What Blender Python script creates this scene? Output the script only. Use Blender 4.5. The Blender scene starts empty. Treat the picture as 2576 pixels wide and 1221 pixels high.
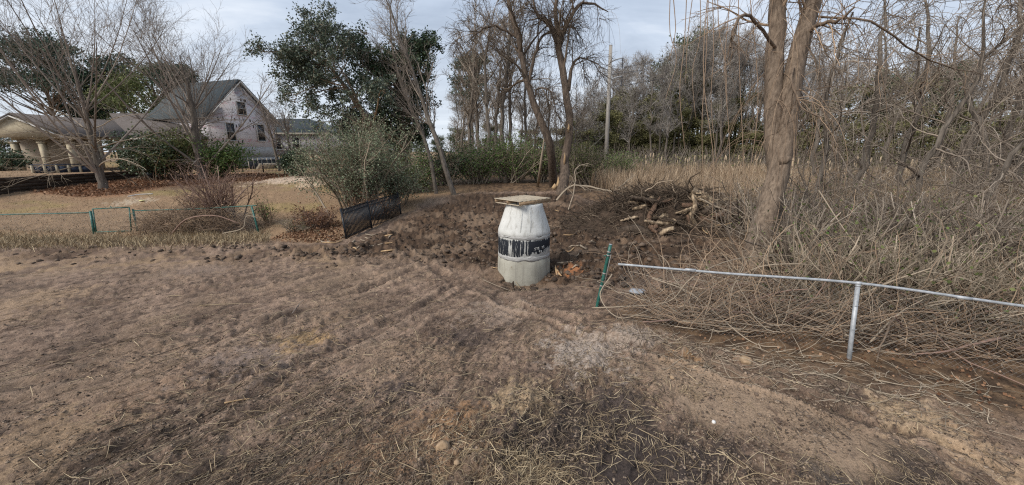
import bpy, math, random
import numpy as np
from mathutils import Vector

# ------------------------------------------------------------------ camera, sky, sun, exposure
sc = bpy.context.scene
col = sc.collection
CAMZ = 3.1                       # eye height above the dirt by the fence
FPX, CX, CY = 956.0, 1288.0, 610.5   # focal length and centre, in units of a 2576 px wide picture
PITCH = math.radians(13.6)
cam = bpy.data.cameras.new('camera'); camo = bpy.data.objects.new('camera', cam); col.objects.link(camo)
cam.sensor_fit = 'HORIZONTAL'; cam.sensor_width = 36.0; cam.lens = FPX / 2576 * 36
cam.clip_start = 0.05; cam.clip_end = 3000
camo.location = (0, 0, CAMZ); camo.rotation_euler = (math.pi / 2 - PITCH, 0, 0)
sc.camera = camo

SUN_EL, SUN_AZ = math.radians(42), math.radians(-128)
world = bpy.data.worlds.new('World'); sc.world = world; world.use_nodes = True
wn, wl = world.node_tree.nodes, world.node_tree.links
for n_ in list(wn): wn.remove(n_)
def N(tree, kind, **kw):
    n = tree.nodes.new(kind)
    for k, v in kw.items(): setattr(n, k, v)
    return n
WT = world.node_tree
w_out = N(WT, 'ShaderNodeOutputWorld'); w_bg = N(WT, 'ShaderNodeBackground')
sky = N(WT, 'ShaderNodeTexSky', sky_type='NISHITA', sun_disc=False)
sky.sun_elevation = SUN_EL; sky.sun_rotation = SUN_AZ; sky.dust_density = 2.0
tc = N(WT, 'ShaderNodeTexCoord'); sep = N(WT, 'ShaderNodeSeparateXYZ')
wl.new(tc.outputs['Generated'], sep.inputs[0])
def wmath(op, a, b=None):
    m = N(WT, 'ShaderNodeMath', operation=op)
    for i, v in enumerate((a, b)):
        if v is None: continue
        if isinstance(v, (int, float)): m.inputs[i].default_value = v
        else: wl.new(v, m.inputs[i])
    return m.outputs[0]
zz = wmath('ADD', wmath('MAXIMUM', sep.outputs['Z'], 0.0), 0.14)
cmb = N(WT, 'ShaderNodeCombineXYZ')
wl.new(wmath('DIVIDE', sep.outputs['X'], zz), cmb.inputs[0]); wl.new(wmath('DIVIDE', sep.outputs['Y'], zz), cmb.inputs[1])
def wnoise(scale, detail, rough, dist, stretch, rot):
    mp = N(WT, 'ShaderNodeMapping'); mp.inputs['Scale'].default_value = stretch; mp.inputs['Rotation'].default_value = (0, 0, rot)
    wl.new(cmb.outputs[0], mp.inputs[0])
    no = N(WT, 'ShaderNodeTexNoise'); no.inputs['Scale'].default_value = scale; no.inputs['Detail'].default_value = detail
    no.inputs['Roughness'].default_value = rough; no.inputs['Distortion'].default_value = dist
    wl.new(mp.outputs[0], no.inputs['Vector']); return no.outputs['Fac']
n1 = wnoise(0.62, 7, 0.55, 0.7, (0.7, 1.25, 1), 0.5)
n2 = wnoise(1.9, 6, 0.6, 0.8, (0.6, 1.4, 1), 0.35)
nm = wmath('ADD', wmath('MULTIPLY', n1, 0.68), wmath('MULTIPLY', n2, 0.32))
cr = N(WT, 'ShaderNodeValToRGB'); e = cr.color_ramp.elements
e[0].position = 0.40; e[0].color = (0.165, 0.21, 0.285, 1)
e[1].position = 0.60; e[1].color = (0.40, 0.435, 0.49, 1)
x_ = e.new(0.5); x_.color = (0.255, 0.305, 0.385, 1)
wl.new(nm, cr.inputs[0])
hz = N(WT, 'ShaderNodeMapRange'); hz.inputs[1].default_value = 0.0; hz.inputs[2].default_value = 0.42
hz.inputs[3].default_value = 0.75; hz.inputs[4].default_value = 0.0
wl.new(sep.outputs['Z'], hz.inputs[0])
mixh = N(WT, 'ShaderNodeMixRGB'); mixh.inputs[2].default_value = (0.47, 0.50, 0.535, 1)
wl.new(hz.outputs[0], mixh.inputs[0]); wl.new(cr.outputs[0], mixh.inputs[1])
skm = N(WT, 'ShaderNodeMixRGB', blend_type='MULTIPLY'); skm.inputs[0].default_value = 1; skm.inputs[2].default_value = (0.05, 0.05, 0.05, 1)
wl.new(sky.outputs[0], skm.inputs[1])
mixs = N(WT, 'ShaderNodeMixRGB'); mixs.inputs[0].default_value = 0.88
wl.new(skm.outputs[0], mixs.inputs[1]); wl.new(mixh.outputs[0], mixs.inputs[2])
wl.new(mixs.outputs[0], w_bg.inputs[0]); w_bg.inputs[1].default_value = 1.0
wl.new(w_bg.outputs[0], w_out.inputs[0])

sl = bpy.data.lights.new('sun', 'SUN'); sl.energy = 1.7; sl.angle = math.radians(24); sl.color = (1.0, 0.94, 0.86)
so = bpy.data.objects.new('sun', sl); col.objects.link(so); so.location = (0, 0, 40)
sd = Vector((math.cos(SUN_EL) * math.sin(SUN_AZ), math.cos(SUN_EL) * math.cos(SUN_AZ), math.sin(SUN_EL)))
so.rotation_euler = sd.to_track_quat('Z', 'Y').to_euler()
sc.view_settings.view_transform = 'Standard'; sc.view_settings.look = 'None'
sc.view_settings.exposure = 1.08; sc.view_settings.gamma = 1.0; sc.view_settings.use_curve_mapping = False
sc.render.engine = 'CYCLES'
try:
    sc.cycles.use_denoising = False; sc.cycles.filter_width = 1.2; sc.cycles.use_adaptive_sampling = False
    sc.cycles.max_bounces = 5; sc.cycles.diffuse_bounces = 3; sc.cycles.transparent_max_bounces = 4
except Exception: pass

# ------------------------------------------------------------------ helpers
RNG = np.random.default_rng(7)
SP, CP = math.sin(PITCH), math.cos(PITCH)
def P(x, y, d):                  # point seen at (x, y) of the 2576 px picture, d metres deep
    v = (y - CY) / FPX
    return np.array([(x - CX) / FPX * d, d * CP - v * d * SP, CAMZ - d * SP - v * d * CP])
def ratio(y): return SP + (y - CY) / FPX * CP
def PZ(x, y, z): return P(x, y, (CAMZ - z) / ratio(y))   # the same point by its world height
def _h(ix, iy, s):
    h = (ix.astype(np.int64) * 374761393 + iy.astype(np.int64) * 668265263 + s * 974634777) & 0xFFFFFFFF
    h = ((h ^ (h >> 13)) * 1274126177) & 0xFFFFFFFF
    return ((h ^ (h >> 16)) & 0xFFFF) / 65535.0
def vn(x, y, s=0):
    ix = np.floor(x); iy = np.floor(y); fx = x - ix; fy = y - iy
    fx = fx * fx * fx * (fx * (fx * 6 - 15) + 10); fy = fy * fy * fy * (fy * (fy * 6 - 15) + 10)
    a = _h(ix, iy, s); b = _h(ix + 1, iy, s); c = _h(ix, iy + 1, s); d = _h(ix + 1, iy + 1, s)
    return (a + (b - a) * fx) * (1 - fy) + (c + (d - c) * fx) * fy
def fbm(x, y, s=0, o=4, g=0.5):
    t = 0; a = 1; w = 0
    for i in range(o):
        t = t + a * vn(x, y, s + i * 17); w += a; a *= g
        x, y = x * 1.9 + y * 0.7 + 11.3, y * 1.9 - x * 0.7 + 5.1
    return t / w
def sstep(a, b, x):
    t = np.clip((x - a) / (b - a), 0, 1); return t * t * (3 - 2 * t)

# ------------------------------------------------------------------ terrain
CTRL = [(0, 1221, -3.1), (1288, 1221, -3.05), (2576, 1221, -3.1), (0, 900, -3.35), (1288, 900, -3.15), (2135, 920, -3.08),
        (2576, 1000, -3.1), (1497, 770, -3.05), (1320, 712, -3.5), (900, 720, -3.45), (300, 720, -3.6), (0, 600, -3.95),
        (237, 588, -3.93), (650, 588, -3.85), (865, 600, -3.64), (1000, 540, -3.4), (1145, 482, -2.7), (1400, 488, -2.72),
        (1600, 520, -3.05), (1750, 580, -3.25), (1890, 690, -2.95), (260, 475, -2.7), (0, 490, -2.75), (365, 450, -2.4), (640, 435, -2.2),
        (800, 470, -2.6), (800, 560, -3.45), (1700, 428, -3.4), (1520, 425, -3.3), (2300, 450, -3.4), (1288, 430, -2.8), (2300, 560, -3.2)]
cp = np.array([PZ(x, y, CAMZ + z) for x, y, z in CTRL])
far = []
for a in range(-180, 180, 30):
    az = math.radians(a)
    zf = 1.3 if -75 < a < -20 else -0.2 if a > 0 else 0.3
    for r in (90, 260): far.append((r * math.sin(az), r * math.cos(az), zf))
for a in range(90, 271, 30):
    az = math.radians(a); far.append((9 * math.sin(az), 9 * math.cos(az), 0.0))
cp = np.vstack([cp, np.array(far)])
def _phi(r2): return np.sqrt(r2 + 9.0)
A_ = np.zeros((len(cp) + 1, len(cp) + 1))
A_[:-1, :-1] = _phi(((cp[:, None, :2] - cp[None, :, :2]) ** 2).sum(-1)) - np.eye(len(cp)) * 0.5
A_[-1, :-1] = A_[:-1, -1] = 1
W_ = np.linalg.solve(A_, np.append(cp[:, 2], 0))
wallA, wallB = PZ(0, 490, CAMZ - 2.75)[:2], PZ(368, 447, CAMZ - 2.38)[:2]
wdir = (wallB - wallA) / np.linalg.norm(wallB - wallA); wnor = np.array([-wdir[1], wdir[0]])
WLEN = np.linalg.norm(wallB - wallA); TERR = CAMZ - 1.74
def base_h(x, y):
    x = np.asarray(x, float); y = np.asarray(y, float)
    sh = x.shape; x = x.ravel(); y = y.ravel(); out = np.full(x.shape, W_[-1])
    for i in range(len(cp)):
        out += W_[i] * _phi((x - cp[i, 0]) ** 2 + (y - cp[i, 1]) ** 2)
    sdv = (x - wallA[0]) * wnor[0] + (y - wallA[1]) * wnor[1]
    u = (x - wallA[0]) * wdir[0] + (y - wallA[1]) * wdir[1]
    m = sstep(0.06, 0.34, sdv) * (1 - sstep(WLEN - 0.5, WLEN + 5, u)) * (1 - sstep(60, 90, sdv))
    out = out + m * (np.maximum(out, TERR) - out)
    return out.reshape(sh)
_dd = np.geomspace(1.5, 500, 900)
def ray_d(x, y):
    pts = np.array([P(x, y, 1.0)]) - np.array([[0, 0, CAMZ]])
    q = pts * _dd[:, None]; q[:, 2] += CAMZ
    f = q[:, 2] - base_h(q[:, 0], q[:, 1])
    i = int(np.argmax(f < 0)) if (f < 0).any() else len(_dd) - 1
    if i == 0: return _dd[0]
    t = f[i - 1] / (f[i - 1] - f[i] + 1e-9); return _dd[i - 1] + t * (_dd[i] - _dd[i - 1])
def G(x, y): return P(x, y, ray_d(x, y))                 # the ground seen at (x, y)
def GD(x, d):                                            # the ground at picture column x, d metres deep
    X = (x - CX) / FPX * d; z = 0.0
    for _ in range(6):
        Y = (d + (z - CAMZ) * SP) / CP; z = float(base_h(X, Y))
    return np.array([X, Y, z])
def polymask(x, y, poly, soft):
    ins = np.zeros(x.shape, bool); dm = np.full(x.shape, 1e9); n = len(poly)
    for i in range(n):
        ax, ay = poly[i][:2]; bx, by = poly[(i + 1) % n][:2]
        c = ((ay > y) != (by > y)) & (x < (bx - ax) * (y - ay) / (by - ay + 1e-12) + ax); ins ^= c
        t = np.clip(((x - ax) * (bx - ax) + (y - ay) * (by - ay)) / ((bx - ax) ** 2 + (by - ay) ** 2 + 1e-9), 0, 1)
        dm = np.minimum(dm, np.hypot(x - ax - t * (bx - ax), y - ay - t * (by - ay)))
    return sstep(-1, 1, np.where(ins, dm, -dm) / soft)
def gpoly(pts): return [G(*p)[:2] for p in pts]
DIRT = gpoly([(0, 614), (237, 602), (500, 600), (650, 602), (780, 612), (862, 606), (930, 572), (1000, 547), (1060, 512), (1145, 486), (1300, 480),
              (1400, 483), (1500, 503), (1560, 525), (1620, 580), (1850, 610), (1860, 660), (1700, 715), (1500, 790), (1900, 905), (2135, 940),
              (2350, 1010), (2576, 1090)]) + [np.array(q) for q in ((9, 2.2), (14, -4), (0, -20), (-30, -10), (-32, 14))]
CHURN = gpoly([(700, 640), (900, 615), (1000, 560), (1160, 490), (1420, 490), (1560, 530), (1620, 575), (1850, 605), (1850, 670), (1500, 730), (1330, 712), (1240, 690), (1100, 665), (850, 660)])
LITTER = gpoly([(90, 480), (200, 452), (380, 440), (640, 436), (740, 440), (640, 455), (420, 470), (300, 492), (180, 495)])
MUDROW = gpoly([(0, 632), (400, 615), (700, 618), (900, 640), (700, 660), (400, 655), (0, 665)])
SAND = gpoly([(1560, 930), (1680, 895), (1850, 935), (2000, 1010), (2150, 1090), (2350, 1190), (2150, 1200), (1900, 1090), (1720, 1030), (1600, 980)])
def zones(x, y):
    wx = x + (fbm(x * .7, y * .7, 3) - .5) * 1.6; wy = y + (fbm(x * .7, y * .7, 9) - .5) * 1.6
    z = {}
    z['dirt'] = polymask(wx, wy, DIRT, 0.35); z['churn'] = polymask(wx, wy, CHURN, 0.8) * z['dirt']
    z['litter'] = polymask(wx, wy, LITTER, 1.2); z['mudrow'] = polymask(wx, wy, MUDROW, 0.7) * z['dirt']
    sx = x + (fbm(x * 1.5, y * 1.5, 5) - .5) * 0.9; sy = y + (fbm(x * 1.5, y * 1.5, 6) - .5) * 0.9
    z['sand'] = polymask(sx, sy, SAND, 0.22) * z['dirt']
    return z
C30, S30 = math.cos(math.radians(58)), math.sin(math.radians(58))
def streak(x, y, s):              # drag marks left by the machine
    u = x * C30 + y * S30; v = -x * S30 + y * C30
    v = v + (vn(u * .35, v * .35, 41) - .5) * 1.2
    return fbm(u * 0.9, v * 7.0, s, 3, .6)
RUTS = [gpoly(q) for q in ([(930, 640), (1180, 745), (1420, 830), (1700, 905), (2050, 1010), (2576, 1190)], [(1010, 640), (1290, 760), (1560, 835), (1850, 890), (2250, 985)], [(0, 985), (380, 905), (640, 830), (900, 735), (1090, 660)],
                            [(0, 830), (420, 770), (700, 715), (950, 655)], [(150, 1221), (520, 1040), (800, 900), (1010, 790), (1180, 700)], [(480, 1221), (760, 1050), (980, 910), (1130, 800)], [(0, 690), (400, 672), (800, 655), (1000, 648)])]
def rutmask(x, y):                # distance-based groove profile along the machine tracks
    g = np.zeros(x.shape); b = np.zeros(x.shape); wx = x + (fbm(x * .9, y * .9, 81, 2) - .5) * .5; wy = y + (fbm(x * .9, y * .9, 83, 2) - .5) * .5
    for i, pl in enumerate(RUTS):
        pl = spline(np.array([[*q, 0] for q in pl]), 18)[:, :2]; dm = np.full(x.shape, 1e9)
        for (ax, ay), (bx, by) in zip(pl[:-1], pl[1:]):
            t = np.clip(((wx - ax) * (bx - ax) + (wy - ay) * (by - ay)) / ((bx - ax) ** 2 + (by - ay) ** 2 + 1e-9), 0, 1); dm = np.minimum(dm, np.hypot(wx - ax - t * (bx - ax), wy - ay - t * (by - ay)))
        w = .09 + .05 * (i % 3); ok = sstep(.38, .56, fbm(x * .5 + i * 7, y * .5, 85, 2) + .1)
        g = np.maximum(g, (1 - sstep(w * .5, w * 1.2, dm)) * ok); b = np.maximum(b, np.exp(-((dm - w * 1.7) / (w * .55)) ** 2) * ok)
    return g, b
def spline(pts, n):
    pts = np.array(pts, float); m = len(pts); q = np.vstack([2 * pts[0] - pts[1], pts, 2 * pts[-1] - pts[-2]]); out = []
    for t in np.linspace(0, m - 1, n):
        i = min(int(t), m - 2); f = t - i; a, b, c, d = q[i], q[i + 1], q[i + 2], q[i + 3]
        out.append(.5 * (2 * b + (c - a) * f + (2 * a - 5 * b + 4 * c - d) * f * f + (3 * b - 3 * c + d - a) * f ** 3))
    return np.array(out)
def detail_h(x, y, z):
    d = z['dirt']; c = np.clip(z['churn'] + .6 * z['mudrow'], 0, 1); s = z['sand']
    t = (fbm(x * .8, y * .8, 21, 3) - .5) * 0.10
    st = (streak(x, y, 61) - .5) * 0.085 + sstep(.5, .58, streak(x, y, 67)) * .022
    n3 = fbm(x * 4, y * 4, 25, 3) - .5
    rg = 1 - np.abs(2 * fbm(x * 2.3, y * 2.3, 29, 4, .55) - 1) * 2.2
    fine = (fbm(x * 13, y * 13, 31, 3, .6) - .5)
    clump = sstep(.52, .7, fbm(x * 5.5, y * 5.5, 37, 3, .6)) * sstep(.4, .6, fbm(x * .5, y * .5, 33, 2))
    h = d * (t + (1 - .75 * s) * (1 - .7 * c) * (st + n3 * .055 + fine * .032 + clump * .045 + sstep(.48, .6, fbm(x * 9, y * 9, 43, 2)) * .008)
             + c * (rg * .10 + n3 * .18 + fine * .05 + sstep(.5, .75, fbm(x * 3.1, y * 3.1, 39, 3, .6)) * .14) + s * st * .3)
    rg_, rb2 = rutmask(x, y); h = h + d * (1 - .5 * c) * (rb2 * (.035 + .05 * np.maximum(n3, 0)) - rg_ * .055)
    pit = np.exp(-(((x - .42) / 1.15) ** 2 + ((y - 9.55) / .8) ** 2) * 1.3); h = h * (1 - .6 * pit) - .24 * pit
    h = h + (1 - d) * ((fbm(x * .6, y * .6, 51, 3) - .5) * .12 + fine * .03)
    return h * (1 - .9 * sstep(60, 140, np.hypot(x, y)))
def ground_z(x, y):
    x = np.atleast_1d(np.asarray(x, float)); y = np.atleast_1d(np.asarray(y, float))
    return base_h(x, y) + detail_h(x, y, zones(x, y))
def gz(x, y): return float(ground_z(x, y)[0])

# ------------------------------------------------------------------ mesh building
def mesh(name, parts, mat, smooth=True, colors=None):
    V = []; L = []; T = []; off = 0
    for v, f in parts:
        v = np.asarray(v, float).reshape(-1, 3)
        fs = f if isinstance(f, list) and len(f) and isinstance(f[0], np.ndarray) and f[0].ndim == 2 else [np.asarray(f)]
        V.append(v)
        for g in fs:
            if len(g) == 0: continue
            L.append((g + off).ravel()); T.append(np.full(len(g), g.shape[1]))
        off += len(v)
    V = np.concatenate(V); L = np.concatenate(L).astype(np.int32); T = np.concatenate(T).astype(np.int32)
    me = bpy.data.meshes.new(name)
    me.vertices.add(len(V)); me.vertices.foreach_set('co', V.astype(np.float32).ravel())
    me.loops.add(len(L)); me.loops.foreach_set('vertex_index', L)
    me.polygons.add(len(T)); me.polygons.foreach_set('loop_start', (np.cumsum(T) - T).astype(np.int32))
    try: me.polygons.foreach_set('loop_total', T)
    except Exception: pass
    me.update(calc_edges=True); me.validate()
    if smooth: me.polygons.foreach_set('use_smooth', np.ones(len(T), bool))
    me.materials.append(mat)
    return me
def root_loc(o):
    v = np.zeros(3)
    while o is not None: v = v + np.array(o.location); o = o.parent
    return v
def thing(name, label, cat, loc=(0, 0, 0), group=None):
    o = bpy.data.objects.new(name, None); col.objects.link(o); o.location = tuple(float(c) for c in loc)
    o.empty_display_size = 0.1
    tag(o, label, cat, group); return o
def tag(o, label=None, cat=None, group=None, kind=None):
    if label: o['label'] = label
    if cat: o['category'] = cat
    if group: o['group'] = group
    if kind: o['kind'] = kind
    return o
def part(name, parts, mat, parent=None, smooth=True, loc=None):
    """one mesh object out of world-space shapes; loc = origin of a top-level mesh"""
    o0 = root_loc(parent) if parent is not None else np.array(loc if loc is not None else (0, 0, 0), float)
    if isinstance(parts, tuple): parts = [parts]
    parts = [(np.asarray(v, float).reshape(-1, 3) - o0, f) for v, f in parts]
    o = bpy.data.objects.new(name, mesh(name, parts, mat, smooth)); col.objects.link(o)
    if parent is not None: o.parent = parent
    else: o.location = tuple(o0)
    return o
def copy_tree(o, parent=None):
    c = o.copy(); col.objects.link(c); c.parent = parent
    for ch in list(o.children): copy_tree(ch, c)
    return c
def place(o, loc, rz=0, s=1.0, label=None, tilt=(0, 0)):
    o.location = tuple(float(c) for c in loc); o.rotation_euler = (tilt[0], tilt[1], rz)
    o.scale = (s, s, s) if np.isscalar(s) else s
    if label: o['label'] = label
    return o
def nrm(v): return v / np.maximum(np.linalg.norm(v, axis=-1, keepdims=True), 1e-9)
def tubes(Pt, R, sides=5, lump=0.0, rng=RNG, cap=False):
    Pt = np.asarray(Pt, float); R = np.asarray(R, float)
    if Pt.ndim == 2: Pt = Pt[None]; R = R[None]
    if cap:
        a = Pt[:, :1] - nrm(Pt[:, 1:2] - Pt[:, :1]) * .002; b = Pt[:, -1:] + nrm(Pt[:, -1:] - Pt[:, -2:-1]) * .002
        Pt = np.concatenate([a, Pt, b], 1); z0 = np.full_like(R[:, :1], 1e-4); R = np.concatenate([z0, R, z0], 1)
    M, n, _ = Pt.shape
    T = np.empty_like(Pt); T[:, 1:-1] = Pt[:, 2:] - Pt[:, :-2]; T[:, 0] = Pt[:, 1] - Pt[:, 0]; T[:, -1] = Pt[:, -1] - Pt[:, -2]
    T = nrm(T); mt = np.abs(T.mean(1)); ref = np.zeros((M, 3)); ref[np.arange(M), mt.argmin(1)] = 1
    A = nrm(np.cross(T, ref[:, None, :])); B = np.cross(T, A)
    an = np.arange(sides) * 2 * math.pi / sides
    rr = R[:, :, None] * (1 + (lump * (rng.random((M, n, sides)) * .6 + rng.random((M, 1, sides)) * 1.2 - .9) if lump else np.zeros((1, 1, 1))))
    V = Pt[:, :, None, :] + rr[..., None] * (A[:, :, None, :] * np.cos(an)[:, None] + B[:, :, None, :] * np.sin(an)[:, None])
    idx = np.arange(M * n * sides).reshape(M, n, sides); nx = np.roll(idx, -1, 2)
    F = np.stack([idx[:, :-1], nx[:, :-1], nx[:, 1:], idx[:, 1:]], -1).reshape(-1, 4)
    return V.reshape(-1, 3), F
def tube(pts, r, sides=8, cap=True, lump=0.0):
    pts = np.array(pts, float); r = np.full(len(pts), r) if np.isscalar(r) else np.array(r, float)
    return tubes(pts, r, sides, lump, cap=cap)
def spline(pts, n):
    pts = np.array(pts, float); m = len(pts)
    q = np.vstack([2 * pts[0] - pts[1], pts, 2 * pts[-1] - pts[-2]])
    out = []
    for t in np.linspace(0, m - 1, n):
        i = min(int(t), m - 2); f = t - i; a, b, c, d = q[i], q[i + 1], q[i + 2], q[i + 3]
        out.append(.5 * (2 * b + (c - a) * f + (2 * a - 5 * b + 4 * c - d) * f * f + (3 * b - 3 * c + d - a) * f ** 3))
    return np.array(out)
BOXF = np.array([(0, 3, 2, 1), (4, 5, 6, 7), (0, 1, 5, 4), (1, 2, 6, 5), (2, 3, 7, 6), (3, 0, 4, 7)])
def obox(c, ax, ay, az):          # box from its centre and three half-axis vectors
    c, ax, ay, az = (np.array(v, float) for v in (c, ax, ay, az))
    return np.array([c - ax - ay - az, c + ax - ay - az, c + ax + ay - az, c - ax + ay - az, c - ax - ay + az, c + ax - ay + az, c + ax + ay + az, c - ax + ay + az]), BOXF
def bar(a, b, w, h, up=(0, 0, 1)):
    a = np.array(a, float); b = np.array(b, float); t = nrm(b - a); s = nrm(np.cross(t, np.array(up, float))); u = np.cross(s, t)
    return obox((a + b) / 2, (b - a) / 2, s * w / 2, u * h / 2)
def ribbons(Pt, Wd, rng, flat=0.0):
    """bent blades: Pt (M,n,3), Wd (M,n) half widths"""
    M, n, _ = Pt.shape
    T = nrm(Pt[:, -1] - Pt[:, 0]); rv = rng.normal(size=(M, 3)); rv[:, 2] *= (1 - flat)
    S = nrm(np.cross(T, np.cross(rv, T)))[:, None, :]
    V = np.stack([Pt - S * Wd[..., None], Pt + S * Wd[..., None]], 2)
    idx = np.arange(M * n * 2).reshape(M, n, 2)
    F = np.stack([idx[:, :-1, 0], idx[:, :-1, 1], idx[:, 1:, 1], idx[:, 1:, 0]], -1).reshape(-1, 4)
    return V.reshape(-1, 3), F
def leaves(pos, L, wr, rng, fold=.25, droop=0.0):
    """leaf-sized folded rhombs"""
    M = len(pos); d = nrm(rng.normal(size=(M, 3)) + np.array([0, 0, -droop])); s = nrm(np.cross(d, rng.normal(size=(M, 3)))); u = np.cross(d, s)
    l = L * rng.uniform(.6, 1.3, M)[:, None]; w = l * wr
    m = pos + d * l * .45
    V = np.stack([pos, m + s * w + u * w * fold, pos + d * l, m - s * w + u * w * fold], 1)
    i = np.arange(M * 4).reshape(M, 4)
    return V.reshape(-1, 3), i
ICO_V = []
_g = (1 + 5 ** .5) / 2
ICO_V = nrm(np.array([(-1, _g, 0), (1, _g, 0), (-1, -_g, 0), (1, -_g, 0), (0, -1, _g), (0, 1, _g), (0, -1, -_g), (0, 1, -_g), (_g, 0, -1), (_g, 0, 1), (-_g, 0, -1), (-_g, 0, 1)], float))
ICO_F = np.array([(0, 11, 5), (0, 5, 1), (0, 1, 7), (0, 7, 10), (0, 10, 11), (1, 5, 9), (5, 11, 4), (11, 10, 2), (10, 7, 6), (7, 1, 8), (3, 9, 4), (3, 4, 2), (3, 2, 6), (3, 6, 8), (3, 8, 9), (4, 9, 5), (2, 4, 11), (6, 2, 10), (8, 6, 7), (9, 8, 1)])
def ico2(V, F):
    V = list(map(tuple, V)); mid = {}; out = []
    def m(a, b):
        k = (min(a, b), max(a, b))
        if k not in mid: q = (np.array(V[a]) + np.array(V[b])) / 2; V.append(tuple(q / np.linalg.norm(q))); mid[k] = len(V) - 1
        return mid[k]
    for a, b, c in F:
        ab, bc, ca = m(a, b), m(b, c), m(c, a); out += [(a, ab, ca), (b, bc, ab), (c, ca, bc), (ab, bc, ca)]
    return np.array(V), np.array(out)
ICO2_V, ICO2_F = ico2(ICO_V, ICO_F)
def clods(pos, rad, rng, big=False):
    bv, bf = (ICO2_V, ICO2_F) if big else (ICO_V, ICO_F); M = len(pos)
    j = 1 + rng.normal(0, .22, (M, len(bv), 1)); sc3 = rng.uniform(.6, 1.3, (M, 1, 3)) * np.array([1, 1, .7])
    V = pos[:, None] + bv[None] * j * sc3 * rad[:, None, None]
    F = bf[None] + (np.arange(M) * len(bv))[:, None, None]
    return V.reshape(-1, 3), F.reshape(-1, 3)

# ------------------------------------------------------------------ materials
def newmat(name):
    m = bpy.data.materials.new(name); m.use_nodes = True; t = m.node_tree
    for n in list(t.nodes): t.nodes.remove(n)
    o = N(t, 'ShaderNodeOutputMaterial'); b = N(t, 'ShaderNodeBsdfPrincipled'); t.links.new(b.outputs[0], o.inputs[0])
    b.inputs['Specular IOR Level'].default_value = 0.25
    return m, t, b
def noise(t, scale, detail=4, rough=.55, stretch=(1, 1, 1), coord='Object', dist=0.0):
    c = N(t, 'ShaderNodeTexCoord'); mp = N(t, 'ShaderNodeMapping'); mp.inputs['Scale'].default_value = stretch
    t.links.new(c.outputs[coord], mp.inputs[0]); n = N(t, 'ShaderNodeTexNoise')
    n.inputs['Scale'].default_value = scale; n.inputs['Detail'].default_value = detail; n.inputs['Roughness'].default_value = rough; n.inputs['Distortion'].default_value = dist
    t.links.new(mp.outputs[0], n.inputs['Vector']); return n.outputs['Fac']
def ramp(t, fac, stops):
    r = N(t, 'ShaderNodeValToRGB'); el = r.color_ramp.elements
    while len(el) < len(stops): el.new(.5)
    for q, (p, c) in zip(el, stops): q.position = p; q.color = (*c, 1) if len(c) == 3 else c
    t.links.new(fac, r.inputs[0]); return r.outputs[0]
def bump(t, b, h, strength, dist):
    n = N(t, 'ShaderNodeBump'); n.inputs['Strength'].default_value = strength; n.inputs['Distance'].default_value = dist
    t.links.new(h, n.inputs['Height']); t.links.new(n.outputs[0], b.inputs['Normal']); return n
def mixc(t, f, a, b, mode='MIX'):
    m = N(t, 'ShaderNodeMixRGB', blend_type=mode)
    for i, v in enumerate((f, a, b)):
        if isinstance(v, (int, float)): m.inputs[i].default_value = v
        elif isinstance(v, tuple): m.inputs[i].default_value = (*v, 1)
        else: t.links.new(v, m.inputs[i])
    return m.outputs[0]
def tmath(t, op, a, b=None, clamp=False):
    m = N(t, 'ShaderNodeMath', operation=op); m.use_clamp = clamp
    for i, v in enumerate((a, b)):
        if v is None: continue
        if isinstance(v, (int, float)): m.inputs[i].default_value = v
        else: t.links.new(v, m.inputs[i])
    return m.outputs[0]
def mat_noise(name, c1, c2, scale=6, stretch=(1, 1, 1), rough=.9, bs=.5, bd=.01, c3=None, detail=5, metal=0.0, spec=.25):
    m, t, b = newmat(name); f = noise(t, scale, detail, .6, stretch)
    st = [(.32, c1), (.68, c2)] if c3 is None else [(.3, c1), (.52, c2), (.72, c3)]
    t.links.new(ramp(t, f, st), b.inputs['Base Color']); b.inputs['Roughness'].default_value = rough
    b.inputs['Metallic'].default_value = metal; b.inputs['Specular IOR Level'].default_value = spec
    if bs: bump(t, b, f, bs, bd)
    return m
def mat_island(name, stops, rough=.8, trans=0.0, spec=.2):
    m, t, b = newmat(name); g = N(t, 'ShaderNodeNewGeometry')
    c = ramp(t, g.outputs['Random Per Island'], stops); t.links.new(c, b.inputs['Base Color']); b.inputs['Roughness'].default_value = rough
    b.inputs['Specular IOR Level'].default_value = spec
    if trans:
        tr = N(t, 'ShaderNodeBsdfTranslucent'); t.links.new(c, tr.inputs[0]); mx = N(t, 'ShaderNodeMixShader'); mx.inputs[0].default_value = trans
        t.links.new(b.outputs[0], mx.inputs[1]); t.links.new(tr.outputs[0], mx.inputs[2])
        o = [n for n in t.nodes if n.type == 'OUTPUT_MATERIAL'][0]; t.links.new(mx.outputs[0], o.inputs[0])
    return m
M = {}
M['bark_grey'] = mat_noise('bark_grey', (.07, .058, .047), (.20, .17, .14), 9, (1, 1, .18), .95, .8, .03)
M['bark_brown'] = mat_noise('bark_brown', (0.084, 0.060, 0.043), (0.228, 0.168, 0.120), 12, (1, 1, .2), .95, .9, .03)
M['bark_near'] = mat_noise('bark_near', (0.089, 0.065, 0.047), (0.263, 0.200, 0.147), 16, (1, 1, .28), .95, 1.0, .03, detail=8)
M['twig_grey'] = mat_island('twig_grey', [(0, (0.128, 0.105, 0.087)), (.5, (0.225, 0.188, 0.158)), (1, (0.360, 0.300, 0.247))], .9)
M['twig_pale'] = mat_island('twig_pale', [(0, (0.149, 0.121, 0.088)), (.5, (0.284, 0.230, 0.169)), (1, (0.459, 0.378, 0.284))], .9)
M['twig_thicket'] = mat_island('twig_thicket', [(0, (.09, .07, .055)), (.5, (.20, .16, .125)), (.85, (.31, .255, .20)), (1, (.48, .41, .33))], .9)
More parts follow.
